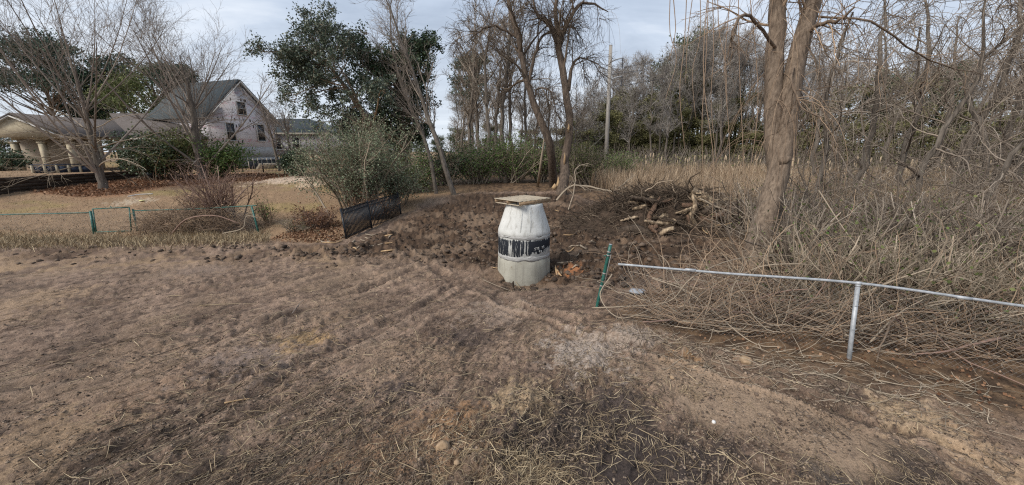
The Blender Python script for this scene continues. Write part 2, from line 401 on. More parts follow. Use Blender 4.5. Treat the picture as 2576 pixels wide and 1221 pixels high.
M['twig_dark'] = mat_island('twig_dark', [(0, (.04, .03, .022)), (.6, (.095, .07, .05)), (.9, (.16, .12, .085)), (1, (.32, .25, .18))], .9)
M['twig_far'] = mat_island('twig_far', [(0, (.15, .13, .115)), (.5, (.28, .25, .22)), (1, (.42, .38, .34))], .9)
M['twig_brown'] = mat_island('twig_brown', [(0, (0.102, 0.073, 0.051)), (.5, (0.221, 0.156, 0.109)), (1, (0.391, 0.281, 0.187))], .9)
M['twig_red'] = mat_island('twig_red', [(0, (0.126, 0.077, 0.056)), (.5, (0.238, 0.154, 0.119)), (1, (0.364, 0.252, 0.196))], .9)
M['leaf_dark'] = mat_island('leaf_dark', [(0, (0.019, 0.035, 0.019)), (.5, (0.045, 0.077, 0.035)), (.85, (0.080, 0.120, 0.056)), (1, (0.160, 0.192, 0.120))], .5, .12, .4)
M['leaf_oak'] = mat_island('leaf_oak', [(0, (0.034, 0.048, 0.034)), (.5, (0.078, 0.105, 0.067)), (.85, (0.141, 0.168, 0.112)), (1, (0.299, 0.299, 0.224))], .5, .12, .4)
M['leaf_olive_far'] = mat_island('leaf_olive_far', [(0, (.095, .096, .04)), (.5, (.185, .178, .078)), (1, (.27, .25, .125))], .8, .15)  # far olive foliage, lightened so the colour itself carries the distance haze
M['leaf_wood'] = mat_island('leaf_wood', [(0, (.05, .066, .036)), (.5, (.10, .125, .066)), (1, (.18, .20, .12))], .7, .15)  # green of the far wood, with some distance haze mixed into the colour
M['leaf_olive'] = mat_island('leaf_olive', [(0, (0.048, 0.061, 0.020)), (.5, (0.105, 0.126, 0.044)), (1, (0.187, 0.196, 0.076))], .7, .15)
M['leaf_green'] = mat_island('leaf_green', [(0, (0.043, 0.078, 0.019)), (.5, (0.098, 0.166, 0.043)), (1, (0.215, 0.273, 0.088))], .6, .15, .3)
M['leaf_privet'] = mat_island('leaf_privet', [(0, (0.073, 0.098, 0.053)), (.5, (0.163, 0.195, 0.114)), (1, (0.325, 0.341, 0.220))], .6, .15, .3)
M['leaf_pine'] = mat_island('leaf_pine', [(0, (0.021, 0.042, 0.030)), (.5, (0.045, 0.078, 0.054)), (1, (0.087, 0.123, 0.075))], .7, .08)
M['leaf_dead'] = mat_island('leaf_dead', [(0, (.10, .048, .026)), (.4, (.19, .10, .055)), (.8, (.29, .17, .10)), (1, (.38, .25, .16))], .8, .1)
M['straw'] = mat_island('straw', [(0, (.16, .115, .07)), (.5, (.31, .235, .145)), (1, (.55, .44, .28))], .8)
M['straw_dark'] = mat_island('straw_dark', [(0, (.05, .038, .03)), (.5, (.12, .09, .068)), (1, (.24, .18, .12))], .9)
M['reed'] = mat_island('reed', [(0, (.20, .135, .085)), (.5, (.36, .265, .175)), (1, (.52, .41, .29))], .8, .15)
M['reed_head'] = mat_island('reed_head', [(0, (.34, .25, .16)), (1, (.58, .46, .32))], .9)
M['galv'] = mat_noise('galv', (.26, .275, .285), (.44, .455, .47), 14, (1, 1, 1), .55, .15, .002, metal=.25, spec=.4)
M['galv_dull'] = mat_noise('galv_dull', (.22, .21, .20), (.38, .36, .33), 20, (1, 1, 1), .6, .2, .002, metal=.3)
M['green_paint'] = mat_noise('green_paint', (.008, .055, .045), (.02, .11, .085), 8, (1, 1, 1), .45, .2, .002, c3=(.10, .17, .145), spec=.45)
M['black_metal'] = mat_noise('black_metal', (.006, .007, .009), (.016, .018, .022), 8, (1, 1, 1), .4, .1, .002, spec=.4)

# ------------------------------------------------------------------ the ground: one sheet to the horizon
def lerp(a, b, t): return a + (np.asarray(b, float) - a) * t[..., None]
def soil_colour(x, y, z):
    n1 = fbm(x * .9, y * .9, 101, 4); n2 = fbm(x * 6, y * 6, 105, 4, .6); st = streak(x, y, 61); n3 = fbm(x * 17, y * 17, 109, 3, .65)
    c = lerp(np.ones(x.shape + (3,)) * np.array([.100, .075, .060]), (.205, .158, .128), sstep(.3, .7, n1 * .45 + n2 * .3 + st * .25))
    c = lerp(c, (.25, .205, .165), sstep(.58, .75, n3) * .45); c = lerp(c, (.06, .046, .04), sstep(.56, .68, fbm(x * 8, y * 8, 113, 3, .65)) * .7); c = lerp(c, (.05, .04, .034), sstep(.60, .68, streak(x, y, 71)) * .55)
    def patch(c, px, py, r, colr, k, amt=.9):
        g = G(px, py); d = np.hypot(x - g[0], y - g[1]) / r
        m = 1 - sstep(.5, .95, d + (fbm(x * 3.2 / min(r, 1.5), y * 3.2 / min(r, 1.5), k, 4, .6) - .5) * 1.5 + (fbm(x * 15, y * 15, k + 3, 3, .65) - .5) * 1.3)
        return lerp(c, colr, m * amt)
    strawy = sstep(.5, .68, fbm(x * .55 + 3, y * .55, 121, 3) * .6 + streak(x, y, 125) * .4)
    c = lerp(c, (.225, .175, .13), strawy * .4)
    for a in ((1100, 1120, .75, (.205, .145, .10), 1), (900, 1180, .6, (.20, .14, .10), 2), (1150, 1060, .35, (.23, .15, .092), 3), (1430, 1070, 1.0, (.042, .035, .034), 4), (1540, 1130, .8, (.04, .034, .033), 41), (1800, 1150, .35, (.045, .038, .036), 42), (2150, 985, .5, (.05, .04, .036), 43), (2350, 1090, .3, (.04, .035, .033), 44), (2260, 1190, .5, (.045, .04, .04), 45),
              (1660, 1190, .8, (.045, .038, .037), 5), (1560, 1010, .4, (.06, .05, .048), 6), (1000, 985, .35, (.06, .05, .05), 7), (2080, 1185, .35, (.05, .048, .05), 8),
              (1480, 880, .8, (.27, .245, .225), 9), (1600, 850, .5, (.25, .225, .205), 10), (1180, 850, .6, (.075, .06, .055), 11), (1300, 1000, .5, (.25, .20, .14), 12),
              (100, 1120, .9, (.225, .172, .122), 13), (80, 760, 1.2, (.215, .165, .12), 14), (350, 1000, .7, (.205, .155, .12), 15), (760, 855, .55, (.26, .19, .11), 16),
              (1720, 915, .3, (.25, .165, .09), 17), (2300, 1060, .5, (.30, .24, .17), 18), (2480, 1160, .5, (.29, .225, .16), 19), (2050, 1000, .35, (.08, .06, .05), 20),
              (500, 680, 1.2, (.16, .128, .108), 21), (640, 905, .8, (.175, .145, .13), 22), (1250, 790, .9, (.20, .165, .14), 23)):
        c = patch(c, *a[:3], a[3], 200 + a[4] * 7)
    s = z['sand']; c = lerp(c, np.array([.225, .178, .135]), s * .9 * sstep(.25, .5, n2 + .1))
    ch = np.clip(z['churn'], 0, 1); cc = lerp(np.ones(x.shape + (3,)) * np.array([.028, .020, .015]), (.088, .062, .044), sstep(.35, .68, n2 * .6 + n3 * .4))
    cc = lerp(cc, (.145, .112, .085), sstep(.55, .7, fbm(x * .6, y * .9, 131, 3)) * .7)
    c = c + (cc - c) * ch[..., None]
    mr = z['mudrow'] * sstep(.4, .6, fbm(x * .7, y * .7, 133, 3)); c = lerp(c, (.075, .053, .04), mr * .85)
    for q in ((1440, 685, .42, (.25, .12, .06), 31), (1880, 912, .1, (.40, .15, .05), 32), (1560, 590, .9, (.24, .185, .14), 33), (1720, 640, 1.0, (.035, .026, .02), 34), (1480, 560, .8, (.19, .14, .09), 35)):
        c = patch(c, *q[:3], q[3], 300 + q[4] * 7, .85)
    # outside the dirt: dormant lawn on the left, brown litter in the brush, marsh beyond
    g = lerp(np.ones(x.shape + (3,)) * np.array([.20, .145, .096]), (.155, .114, .078), n1); g = lerp(g, (.19, .16, .075), sstep(.55, .72, fbm(x * .25, y * .4, 141, 4)) * .7)
    g = lerp(g, (.27, .20, .13), sstep(.55, .75, n2) * .5)
    li = lerp(np.ones(x.shape + (3,)) * np.array([.15, .075, .045]), (.27, .15, .09), n3); g = g + (li - g) * (z['litter'] * .95)[..., None]
    g = patch(g, 720, 452, 3.4, (.44, .37, .30), 401, .9); g = patch(g, 800, 462, 2.0, (.40, .33, .26), 407, .8); g = patch(g, 330, 508, 1.2, (.32, .29, .24), 403, .7)
    br = lerp(np.ones(x.shape + (3,)) * np.array([.05, .036, .026]), (.13, .092, .06), sstep(.3, .7, n2))
    right = sstep(-1.5, 1.5, x - (-4.0 + .02 * y)); g = g + (br - g) * right[..., None]
    edge = polymask(x, y, [PZ(a, b, 0)[:2] for a, b in ((-250, 560), (0, 580), (650, 580), (860, 600), (860, 640), (650, 618), (0, 632), (-250, 640))], 1.0)
    c = c + (g - c) * (1 - z['dirt'])[..., None]
    c = lerp(c, (.225, .17, .115), edge * sstep(.42, .58, fbm(x * 1.3, y * 1.3, 151, 4) * .6 + fbm(x * 7, y * 7, 153, 3, .7) * .4) * .85 * (1 - .6 * z['mudrow']))
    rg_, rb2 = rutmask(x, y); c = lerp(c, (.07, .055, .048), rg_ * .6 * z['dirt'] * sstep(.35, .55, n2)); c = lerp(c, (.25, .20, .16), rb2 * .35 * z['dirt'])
    return c * np.array([1.58, 1.44, 1.30])
angs = np.concatenate([np.radians(np.linspace(-180, -68, 40))[:-1], np.radians(np.linspace(-68, 68, 800)), np.radians(np.linspace(68, 180, 40))[1:-1]])
rr_ = [0.15]
while rr_[-1] < 900:
    d_ = rr_[-1]
    st_ = .25 if d_ < 2.6 else max(.016, d_ * d_ / 1180 * (.82 if d_ < 40 else 1.6))
    if 26 < d_ < 60: st_ = min(st_, .42)
    rr_.append(d_ + min(st_, d_ * .12 + .1))
rr_ = np.array(rr_)
AA, RR = np.meshgrid(angs, rr_); gx, gy = RR * np.sin(AA), RR * np.cos(AA)
zn = zones(gx, gy); gh = base_h(gx, gy) + detail_h(gx, gy, zn)
gcol = soil_colour(gx, gy, zn)
nr, na = gx.shape; gi = np.arange(nr * na).reshape(nr, na); gn = np.roll(gi, -1, 1)
gF = np.stack([gi[:-1], gi[1:], gn[1:], gn[:-1]], -1).reshape(-1, 4)
hub = np.array([[0, 0, float(base_h(0., 0.))]])
gV = np.concatenate([np.stack([gx, gy, gh], -1).reshape(-1, 3), hub])
gT = np.stack([gi[0], gn[0], np.full(na, nr * na)], -1)
m, t, b = newmat('soil'); M['soil'] = m
at = N(t, 'ShaderNodeAttribute', attribute_name='soil')
f1 = noise(t, 34, 8, .72); f2 = noise(t, 9, 5, .6)
cc_ = mixc(t, 1.0, at.outputs['Color'], ramp(t, f1, [(.30, (.38, .36, .35)), (.48, (.95, .94, .93)), (.58, (1.1, 1.09, 1.08)), (.72, (1.75, 1.7, 1.62))]), 'MULTIPLY')
t.links.new(cc_, b.inputs['Base Color']); b.inputs['Roughness'].default_value = .92; b.inputs['Specular IOR Level'].default_value = .18
bump(t, b, tmath(t, 'ADD', f1, tmath(t, 'MULTIPLY', f2, .6)), 1.0, .035)
gme = mesh('ground', [(gV, [gF, gT])], m)
ga = gme.attributes.new('soil', 'FLOAT_COLOR', 'POINT')
gcf = np.ones((len(gV), 4), np.float32); gcf[:-1, :3] = gcol.reshape(-1, 3); gcf[-1, :3] = .15
ga.data.foreach_set('color', gcf.ravel())
go = bpy.data.objects.new('ground', gme); col.objects.link(go); go['kind'] = 'structure'

# ------------------------------------------------------------------ the precast manhole and the pallet on it
mh = np.array([*P(1318, 640, 10.95)[:2], -0.62]); MR = .735
mroot = thing('concrete_manhole', 'white precast concrete manhole with a tapering top and a peeling black band', 'manhole', mh)
def lathe(prof, seg=64, c=mh):
    pr = np.array(prof, float); an = np.linspace(0, 2 * math.pi, seg, endpoint=False)
    V = np.stack([c[0] + pr[:, None, 0] * np.cos(an), c[1] + pr[:, None, 0] * np.sin(an), np.repeat(pr[:, 1:], seg, 1)], -1)
    i = np.arange(len(pr) * seg).reshape(-1, seg); n = np.roll(i, -1, 1)
    return V.reshape(-1, 3), np.stack([i[:-1], n[:-1], n[1:], i[1:]], -1).reshape(-1, 4)
def mat_concrete(name, ca, cb, band=False, stain=.5):
    m, t, b = newmat(name)
    f = noise(t, 3.0, 6, .6); f2 = noise(t, 26, 5, .65); drip = noise(t, 9, 4, .6, (1, 1, .06))
    c = ramp(t, f, [(.3, ca), (.7, cb)])
    c = mixc(t, tmath(t, 'MULTIPLY', ramp(t, drip, [(.53, (0, 0, 0)), (.68, (1, 1, 1))]), stain), c, (.25, .235, .20))
    c = mixc(t, tmath(t, 'MULTIPLY', ramp(t, noise(t, 6, 6, .75, (1.4, 1.4, .7)), [(.62, (0, 0, 0)), (.66, (1, 1, 1))]), .75), c, (.21, .17, .115))
    c = mixc(t, tmath(t, 'MULTIPLY', ramp(t, f2, [(.62, (0, 0, 0)), (.72, (1, 1, 1))]), .4), c, (.13, .12, .11))
    if band:
        tcn = N(t, 'ShaderNodeTexCoord'); sp = N(t, 'ShaderNodeSeparateXYZ'); t.links.new(tcn.outputs['Object'], sp.inputs[0])
        torn = noise(t, 3.2, 6, .7, (1, 1, .45)); streaks = noise(t, 19, 6, .75, (1, 1, .07)); low = noise(t, 2.2, 5, .65, (1, 1, .2))
        zt = tmath(t, 'ADD', sp.outputs['Z'], tmath(t, 'MULTIPLY', tmath(t, 'SUBTRACT', torn, .5), .62))
        lo = tmath(t, 'ADD', .955, tmath(t, 'MULTIPLY', tmath(t, 'SUBTRACT', low, .47), 1.0))
        up = tmath(t, 'GREATER_THAN', 1.372, tmath(t, 'ADD', sp.outputs['Z'], tmath(t, 'MULTIPLY', tmath(t, 'SUBTRACT', streaks, .5), .30)))
        dn = tmath(t, 'GREATER_THAN', zt, lo)
        cl_ = N(t, 'ShaderNodeMapRange'); cl_.inputs[1].default_value = .10; cl_.inputs[2].default_value = .24; cl_.inputs[3].default_value = 0; cl_.inputs[4].default_value = .25; t.links.new(sp.outputs['X'], cl_.inputs[0])
        pe = tmath(t, 'LESS_THAN', tmath(t, 'SUBTRACT', streaks, cl_.outputs[0]), .56)
        k = tmath(t, 'MULTIPLY', tmath(t, 'MULTIPLY', up, dn), pe)
        blk = mixc(t, f2, (.008, .010, .014), (.026, .030, .038))
        c = mixc(t, k, c, blk)
    t.links.new(c, b.inputs['Base Color']); b.inputs['Roughness'].default_value = .82
    bump(t, b, tmath(t, 'ADD', f2, f), .35, .012)
    return m
M['conc_white'] = mat_concrete('conc_white', (.50, .50, .47), (.64, .64, .61), stain=.55)
M['conc_band'] = mat_concrete('conc_band', (.33, .33, .31), (.50, .50, .47), True, .4)
M['conc_base'] = mat_concrete('conc_base', (.27, .255, .21), (.42, .405, .34), stain=.75)
M['mortar'] = mat_noise('mortar', (.27, .265, .25), (.44, .43, .41), 9, (1, 1, 3), .9, .6, .02)
part('base_section', lathe([(MR + .02, -.62), (MR + .03, -.55), (MR + .018, .0), (MR + .002, .20), (MR - .012, .222), (MR - .10, .226)]), M['conc_base'], mroot)
part('barrel_section', lathe([(MR - .10, .274), (MR - .01, .278), (MR, .30), (MR, .78), (MR - .012, .80), (MR - .10, .802)]), M['conc_band'], mroot)
part('cone_section', lathe([(MR - .10, .848), (MR - .012, .85), (MR, .872), (MR, .93), (MR - .012, .975), (.525, 1.58), (.515, 1.66), (.50, 1.68), (.36, 1.68), (.35, 1.4)]), M['conc_white'], mroot)
def mortar_ring(z0, z1, k):
    an = np.linspace(0, 2 * math.pi, 72, endpoint=False); rows = np.linspace(0, 1, 6); V = []
    for r in rows:
        wob = fbm(an * 3 + 5, np.full(72, r * 3.0 + k), k, 3)
        rad = MR + .002 + .010 * math.sin(math.pi * r) * (0.2 + wob) - (.05 if r in (0, 1) else 0)
        zz_ = z0 + (z1 - z0) * r + (wob - .5) * .09 * (1 if .2 < r < .8 else 1.8)
        V.append(np.stack([mh[0] + rad * np.cos(an), mh[1] + rad * np.sin(an), zz_], -1))
    i = np.arange(6 * 72).reshape(6, 72); n = np.roll(i, -1, 1)
    return np.concatenate(V), np.stack([i[:-1], n[:-1], n[1:], i[1:]], -1).reshape(-1, 4)
part('mortar_joint', mortar_ring(.175, .325, 3), M['mortar'], mroot); part('mortar_joint', mortar_ring(.755, .885, 8), M['mortar'], mroot)
# raised form seams on the cone, a patch scar and the hand-written mark
view = math.atan2(-mh[1], -mh[0])        # towards the camera
for da, w in ((-.13, .012), (.24, .010)):
    a = view + da; rad = np.array([math.cos(a), math.sin(a)]); q = [np.array([*(mh[:2] + rad * (r + .001)), z]) for z, r in ((.98, MR - .014), (1.3, .649), (1.57, .571))]
    part('form_seam', tube(q, w * .5, 6), M['conc_white'], mroot)
M['chalk'] = mat_noise('chalk', (.5, .5, .48), (.62, .62, .6), 30, rough=.9, bs=0)
GLY = {'S': [[(1, .9), (.5, 1), (0, .8), (.2, .55), (.8, .45), (1, .2), (.5, 0), (0, .1)]], 'T': [[(0, 1), (1, 1)], [(.5, 1), (.5, 0)]], 'E': [[(1, 1), (0, 1), (0, 0), (1, 0)], [(0, .5), (.8, .5)]],
       '1': [[(.5, 1), (.5, 0)]], '5': [[(1, 1), (.1, 1), (.1, .55), (.8, .55), (1, .25), (.6, 0), (0, .05)]], 'P': [[(0, 0), (0, 1), (.9, .9), (.9, .5), (0, .45)]], 'c': [[(.9, .5), (.3, .55), (.1, .25), (.4, 0), (.9, .1)]],
       '2': [[(0, .8), (.5, 1), (.9, .75), (0, 0), (1, 0)]], '/': [[(0, -.1), (.8, 1.1)]], '9': [[(.9, .6), (.3, .5), (.1, .8), (.5, 1), (.9, .85), (.8, .1)]]}
wr = []
for txt, a0, z0, h in (('STE 15', .40, .475, .062), ('Pc 2/9', .60, .385, .055)):
    a = view + a0
    for chh in txt:
        for stl in GLY.get(chh, []):
            sg = []
            for u, v in stl:
                aa = a + u * .050; sg.append([mh[0] + (MR + .0025) * math.cos(aa), mh[1] + (MR + .0025) * math.sin(aa), z0 + v * h + (aa - view) * .05])
            wr.append(tube(sg, .006, 4))
        a += .078
tag(part('chalk_writing', wr, M['chalk'], mroot), kind='stuff')

M['pallet'] = mat_noise('pallet', (.26, .21, .15), (.46, .39, .29), 7, (1, 8, 8), .9, .5, .004, c3=(.36, .31, .25))
M['pallet_side'] = mat_noise('pallet_side', (.22, .15, .09), (.38, .27, .17), 7, (8, 1, 4), .9, .5, .004)
pr_ = thing('wooden_pallet', 'weathered wooden pallet lying flat on the manhole top', 'pallet', (mh[0], mh[1], 1.684))
ar = math.radians(43); ex = np.array([math.cos(ar), math.sin(ar), 0]); ey = np.array([-math.sin(ar), math.cos(ar), 0]); pc = np.array([mh[0] - .04, mh[1] + .05, 1.684]); ez = np.array([0, 0, 1.])
# stringers run along ex (towards the back right), boards along ey
for v in (-.485, 0, .485): part('stringer', obox(pc + ey * v + ez * .064, ex * .60, ey * .019, ez * .044), M['pallet_side'], pr_, False)
for u in (-.54, 0, .54): part('bottom_board', obox(pc + ex * u + ez * .0095, ex * .05, ey * .51, ez * .0092), M['pallet'], pr_, False)
for k, u in enumerate(np.linspace(-.555, .555, 8)):
    dz = RNG.uniform(-.001, .003); part('deck_board', obox(pc + ex * u + ez * (.1195 + dz) + ey * RNG.uniform(-.008, .008), ex * RNG.uniform(.044, .06), ey * .515, ez * .0095), M['pallet'], pr_, False)

# ------------------------------------------------------------------ chain-link fences
def net(Aa, Bb, Ha, Hb, step, rad, sag=0.0, rng=RNG, seedk=0):
    """diamond wire between bottom line Aa-Bb and top line Ha-Hb"""
    Aa, Bb, Ha, Hb = (np.array(q, float) for q in (Aa, Bb, Ha, Hb)); Lx = np.linalg.norm(Bb - Aa); Hh = (np.linalg.norm(Ha - Aa) + np.linalg.norm(Hb - Bb)) / 2
    nn = np.cross(Bb - Aa, Ha - Aa); nn /= np.linalg.norm(nn); lines = []
    for sgn in (1, -1):
        for k in np.arange(-Hh, Lx + Hh, step):
            u0, u1 = (k, k + Hh) if sgn > 0 else (k + Hh, k); v = np.linspace(0, 1, 7); u = u0 + (u1 - u0) * v
            ok = (u >= 0) & (u <= Lx)
            if ok.sum() < 2: continue
            if not ok.all():
                lo = (0 - u0) / (u1 - u0); hi = (Lx - u0) / (u1 - u0); a, b2 = max(0, min(lo, hi)), min(1, max(lo, hi)); v = np.linspace(a, b2, 7); u = u0 + (u1 - u0) * v
            s = (u / Lx)[:, None]; v_ = v[:, None]
            q = (Aa + (Bb - Aa) * s) * (1 - v_) + (Ha + (Hb - Ha) * s) * v_
            bul = (fbm(u * 1.1 + seedk, v * 1.5, 71, 2) - .5) * sag * np.sin(math.pi * np.clip(v, .02, .98))
            lines.append(q + nn * bul[:, None] + nn * (.002 * sgn))
    return tubes(np.array(lines), np.full((len(lines), 7), rad), 3)
# right: galvanised top rail, one line post, sagging net
ra = P(1555, 665, 6.72); rb = P(2160, 713, 5.62); rc = P(2576, 771, 5.05); rd = rc + (rc - rb) * 2.0
fr = thing('chain_link_fence', 'galvanised chain-link fence with bare silver top rail in front of the vine tangle', 'fence', (rb[0], rb[1], gz(rb[0], rb[1])))
part('top_rail', [tube(spline([ra, (ra + rb) / 2 + np.array([0, 0, -.012]), rb, rc, rd], 24), .0205, 12)], M['galv'], fr)
slv = P(1760, 682, 6.3); sl2 = P(2430, 748, 5.22)
for q, dr in ((ra + (rb - ra) * .34, rb - ra), (rb + (rc - rb) * .66, rc - rb)):
    part('rail_sleeve', tube([q - nrm(dr) * .08, q + nrm(dr) * .08], .0238, 12), M['galv'], fr)
pb = P(2135, 925, 5.66); pb[2] = gz(pb[0], pb[1]) - .25; ptp = rb + np.array([-.004, .0, -.03])
lp = part('line_post', tube([pb, ptp], .030, 14), M['galv'], fr)
part('post_cap', [tube([ptp + (0, 0, -.02), ptp + (0, 0, .012)], .034, 14), tube([rb + nrm(rb - ra) * -.03, rb + nrm(rb - ra) * .03], .027, 12)], M['galv'], lp)
for f in (.28, .52, .78):
    q = pb + (ptp - pb) * f; part('tie_wire', tube([q + (-.036, -.03, 0), q + (.0, -.045, .01), q + (.038, -.028, 0)], .004, 5), M['galv'], lp)
off = np.array([0, -.035, 0])
gA, gB, gC = (np.array([q[0], q[1], gz(q[0], q[1]) + .03]) for q in (ra, rb, rd))
part('wire_mesh', [net(gA + off, gB + off, ra + off - (0, 0, .03), rb + off - (0, 0, .03), .075, .0010, .16), net(gB + off, gC + off, rb + off - (0, 0, .03), rd + off - (0, 0, .03), .075, .0010, .16, seedk=9)], M['galv_dull'], fr)
# the leaning green end post beside it
gb = G(1497, 772); gt = P(1536, 616, 7.55); gb[2] -= .25
gp = thing('fence_post', 'leaning green painted fence post with steel bands, standing alone left of the silver rail', 'fence post', (gb[0], gb[1], gz(gb[0], gb[1])))
part('pipe', tube(spline([gb, (gb + gt) / 2, gt], 8), .033, 14), M['green_paint'], gp)
part('pipe_rim', tube([gt, gt + nrm(gt - gb) * .012], .0345, 14), M['galv'], gp)
gd = nrm(gt - gb)
for f in (.45, .62, .86, .905):
    q = gb + (gt - gb) * f; bnd = part('tension_band', tube([q - gd * .014, q + gd * .014], .0385, 14), M['galv_dull'], gp)
    if f in (.86,): part('bolt', tube([q + np.array([-.03, -.02, 0]), q + np.array([-.09, -.03, -.005])], .011, 6), M['green_paint'], bnd)
part('tension_bar', tube([gb + (gt - gb) * .36 + (.045, -.02, 0), gb + (gt - gb) * .88 + (.045, -.02, 0)], .006, 5), M['galv_dull'], gp)
# left: green fence, gate, fence again
def gpt(x, y, z): return P(x, y, (CAMZ - z) / ratio(y))
def gpost(xb, yb, xt, yt, ext=0.0):
    b_ = G(xb, yb); d = ray_d(xb, yb); t_ = P(xt, yt, d * .995); return b_, t_
b0, t0 = gpost(237, 588, 228, 534); b1, t1 = gpost(346, 583, 335, 529); b2, t2 = gpost(651, 588, 633, 519)
l0 = t0 + np.array([-9.0, -.4, -.15]); lb = np.array([l0[0], l0[1], gz(l0[0], l0[1])])
def up_(b_, t_, s=1.0): return b_ - nrm(t_ - b_) * .2
fl = thing('chain_link_fence', 'low green chain-link fence left of the garden gate', 'fence', b0)
part('terminal_post', tube([up_(b0, t0), t0 + (0, 0, .05)], .052, 12), M['green_paint'], fl)
part('top_rail', tube(spline([l0, (l0 + t0) / 2 + (0, 0, -.02), t0 - (0, 0, .03)], 12), .026, 8), M['green_paint'], fl)
part('line_post', tube([lb - (0, 0, .2), l0], .035, 8), M['green_paint'], fl)
part('wire_mesh', net(lb, b0, l0 - (0, 0, .03), t0 - (0, 0, .03), .11, .0030, .1), M['galv_dull'], fl)
ga0, ga1 = G(243, 588), G(331, 585); gt0 = P(233, 526, ray_d(243, 588) * .995); gt1 = P(325, 522, ray_d(331, 585) * .995)
gb0, gb1 = ga0 + (gt0 - ga0) * .06, ga1 + (gt1 - ga1) * .06
gg = thing('garden_gate', 'small green tube-framed chain-link gate between two posts', 'gate', ga0)
part('gate_frame', [tube([gb0, gt0], .028, 8), tube([gb1, gt1], .028, 8), tube([gt0, (gt0 + gt1) / 2, gt1], .026, 8), tube([gb0, gb1], .026, 8)], M['green_paint'], gg)
for k in (.25, .8):
    q = gb0 + (gt0 - gb0) * k; part('hinge', tube([q + (-.10, 0, 0), q + (.04, 0, 0)], .022, 6), M['green_paint'], gg)
part('latch', [tube([gb1 + (gt1 - gb1) * .72, gb1 + (gt1 - gb1) * .72 + (.22, 0, 0)], .016, 6)], M['green_paint'], gg)
cx_ = (gt0 + gt1) / 2; part('finial', [tube([cx_ + (-.05, 0, .02), cx_ + (0, 0, .09), cx_ + (.05, 0, .02)], .014, 6)], M['green_paint'], gg)
part('wire_mesh', net(gb0, gb1, gt0, gt1, .11, .0030, .05), M['galv_dull'], gg)
fm = thing('chain_link_fence', 'green chain-link fence sagging under brown brush right of the gate', 'fence', b1)
part('terminal_post', tube([up_(b1, t1), t1 + (0, 0, .04)], .045, 12), M['green_paint'], fm)
part('end_post', tube([up_(b2, t2), t2], .042, 10), M['green_paint'], fm)
part('top_rail', tube(spline([t1 - (0, 0, .03), (t1 + t2) / 2 - (0, 0, .04), t2 + (0, 0, .02), t2 + (t2 - t1) * .02 + (0, 0, .03)], 12), .025, 8), M['green_paint'], fm)
part('wire_mesh', net(b1, b2, t1 - (0, 0, .04), t2 - (0, 0, .04), .11, .0030, .25), M['galv_dull'], fm)

# ------------------------------------------------------------------ black picket fence, torn loose and leaning
def picket_panel(root, A0, B0, At, Bt, n, rails=(.06, .86, .985), pw=.022, skip=()):
    A0, B0, At, Bt = (np.array(q, float) for q in (A0, B0, At, Bt))
    for k in range(n):
        s = (k + .5) / n; a = A0 + (B0 - A0) * s; b = At + (Bt - At) * s; tt = nrm(b - a)
        part('picket', bar(a, a + (b - a) * (.975 if rails[-1] > .95 else 1.0), pw, pw, (0, 1, 0)), M['black_metal'], root, False)
    for r in rails:
        a = A0 + (At - A0) * r; b = B0 + (Bt - B0) * r; part('rail', bar(a, b, .030, .030 if r < .9 else .036), M['black_metal'], root, False)
fb0 = G(872, 601); ft0 = P(858, 528, ray_d(872, 601) * 1.0); fb1 = P(935, 572, 17.9); ft1 = P(924, 508, 17.9); fb2 = P(1010, 548, 20.6); ft2 = P(1000, 487, 20.6)
fk = thing('picket_fence', 'leaning black metal picket fence torn loose at the edge of the dirt', 'fence', fb0)
for a, b in ((fb0, ft0), (fb1, ft1), (fb2, ft2)):
    pst = part('post', bar(a - nrm(b - a) * .12, b + nrm(b - a) * .03, .075, .075, (0, 1, 0)), M['black_metal'], fk, False)
    q = b + nrm(b - a) * .032; part('post_cap', bar(q, q + nrm(b - a) * .025, .088, .088, (0, 1, 0)), M['black_metal'], pst, False)
picket_panel(fk, fb0, fb1, ft0, ft1, 22, pw=.034); picket_panel(fk, fb1, fb2, ft1, ft2, 24, pw=.034)
# the far one at the back of the lawn
h0 = GD(560, 39); h1 = GD(716, 39.5)
ff = thing('picket_fence', 'low black picket fence at the back of the lawn below the pink house', 'fence', h0)
z1 = np.array([0, 0, 1.25]); picket_panel(ff, h0 + (0, 0, .05), h1 + (0, 0, .05), h0 + z1, h1 + z1, 44, (.1, .86, .99), .022)
for s in (0, .33, .66, 1):
    q = h0 + (h1 - h0) * s; q[2] = float(base_h(q[0], q[1])); part('post', bar(q - (0, 0, .2), q + z1 + (0, 0, .08), .08, .08, (0, 1, 0)), M['black_metal'], ff, False)

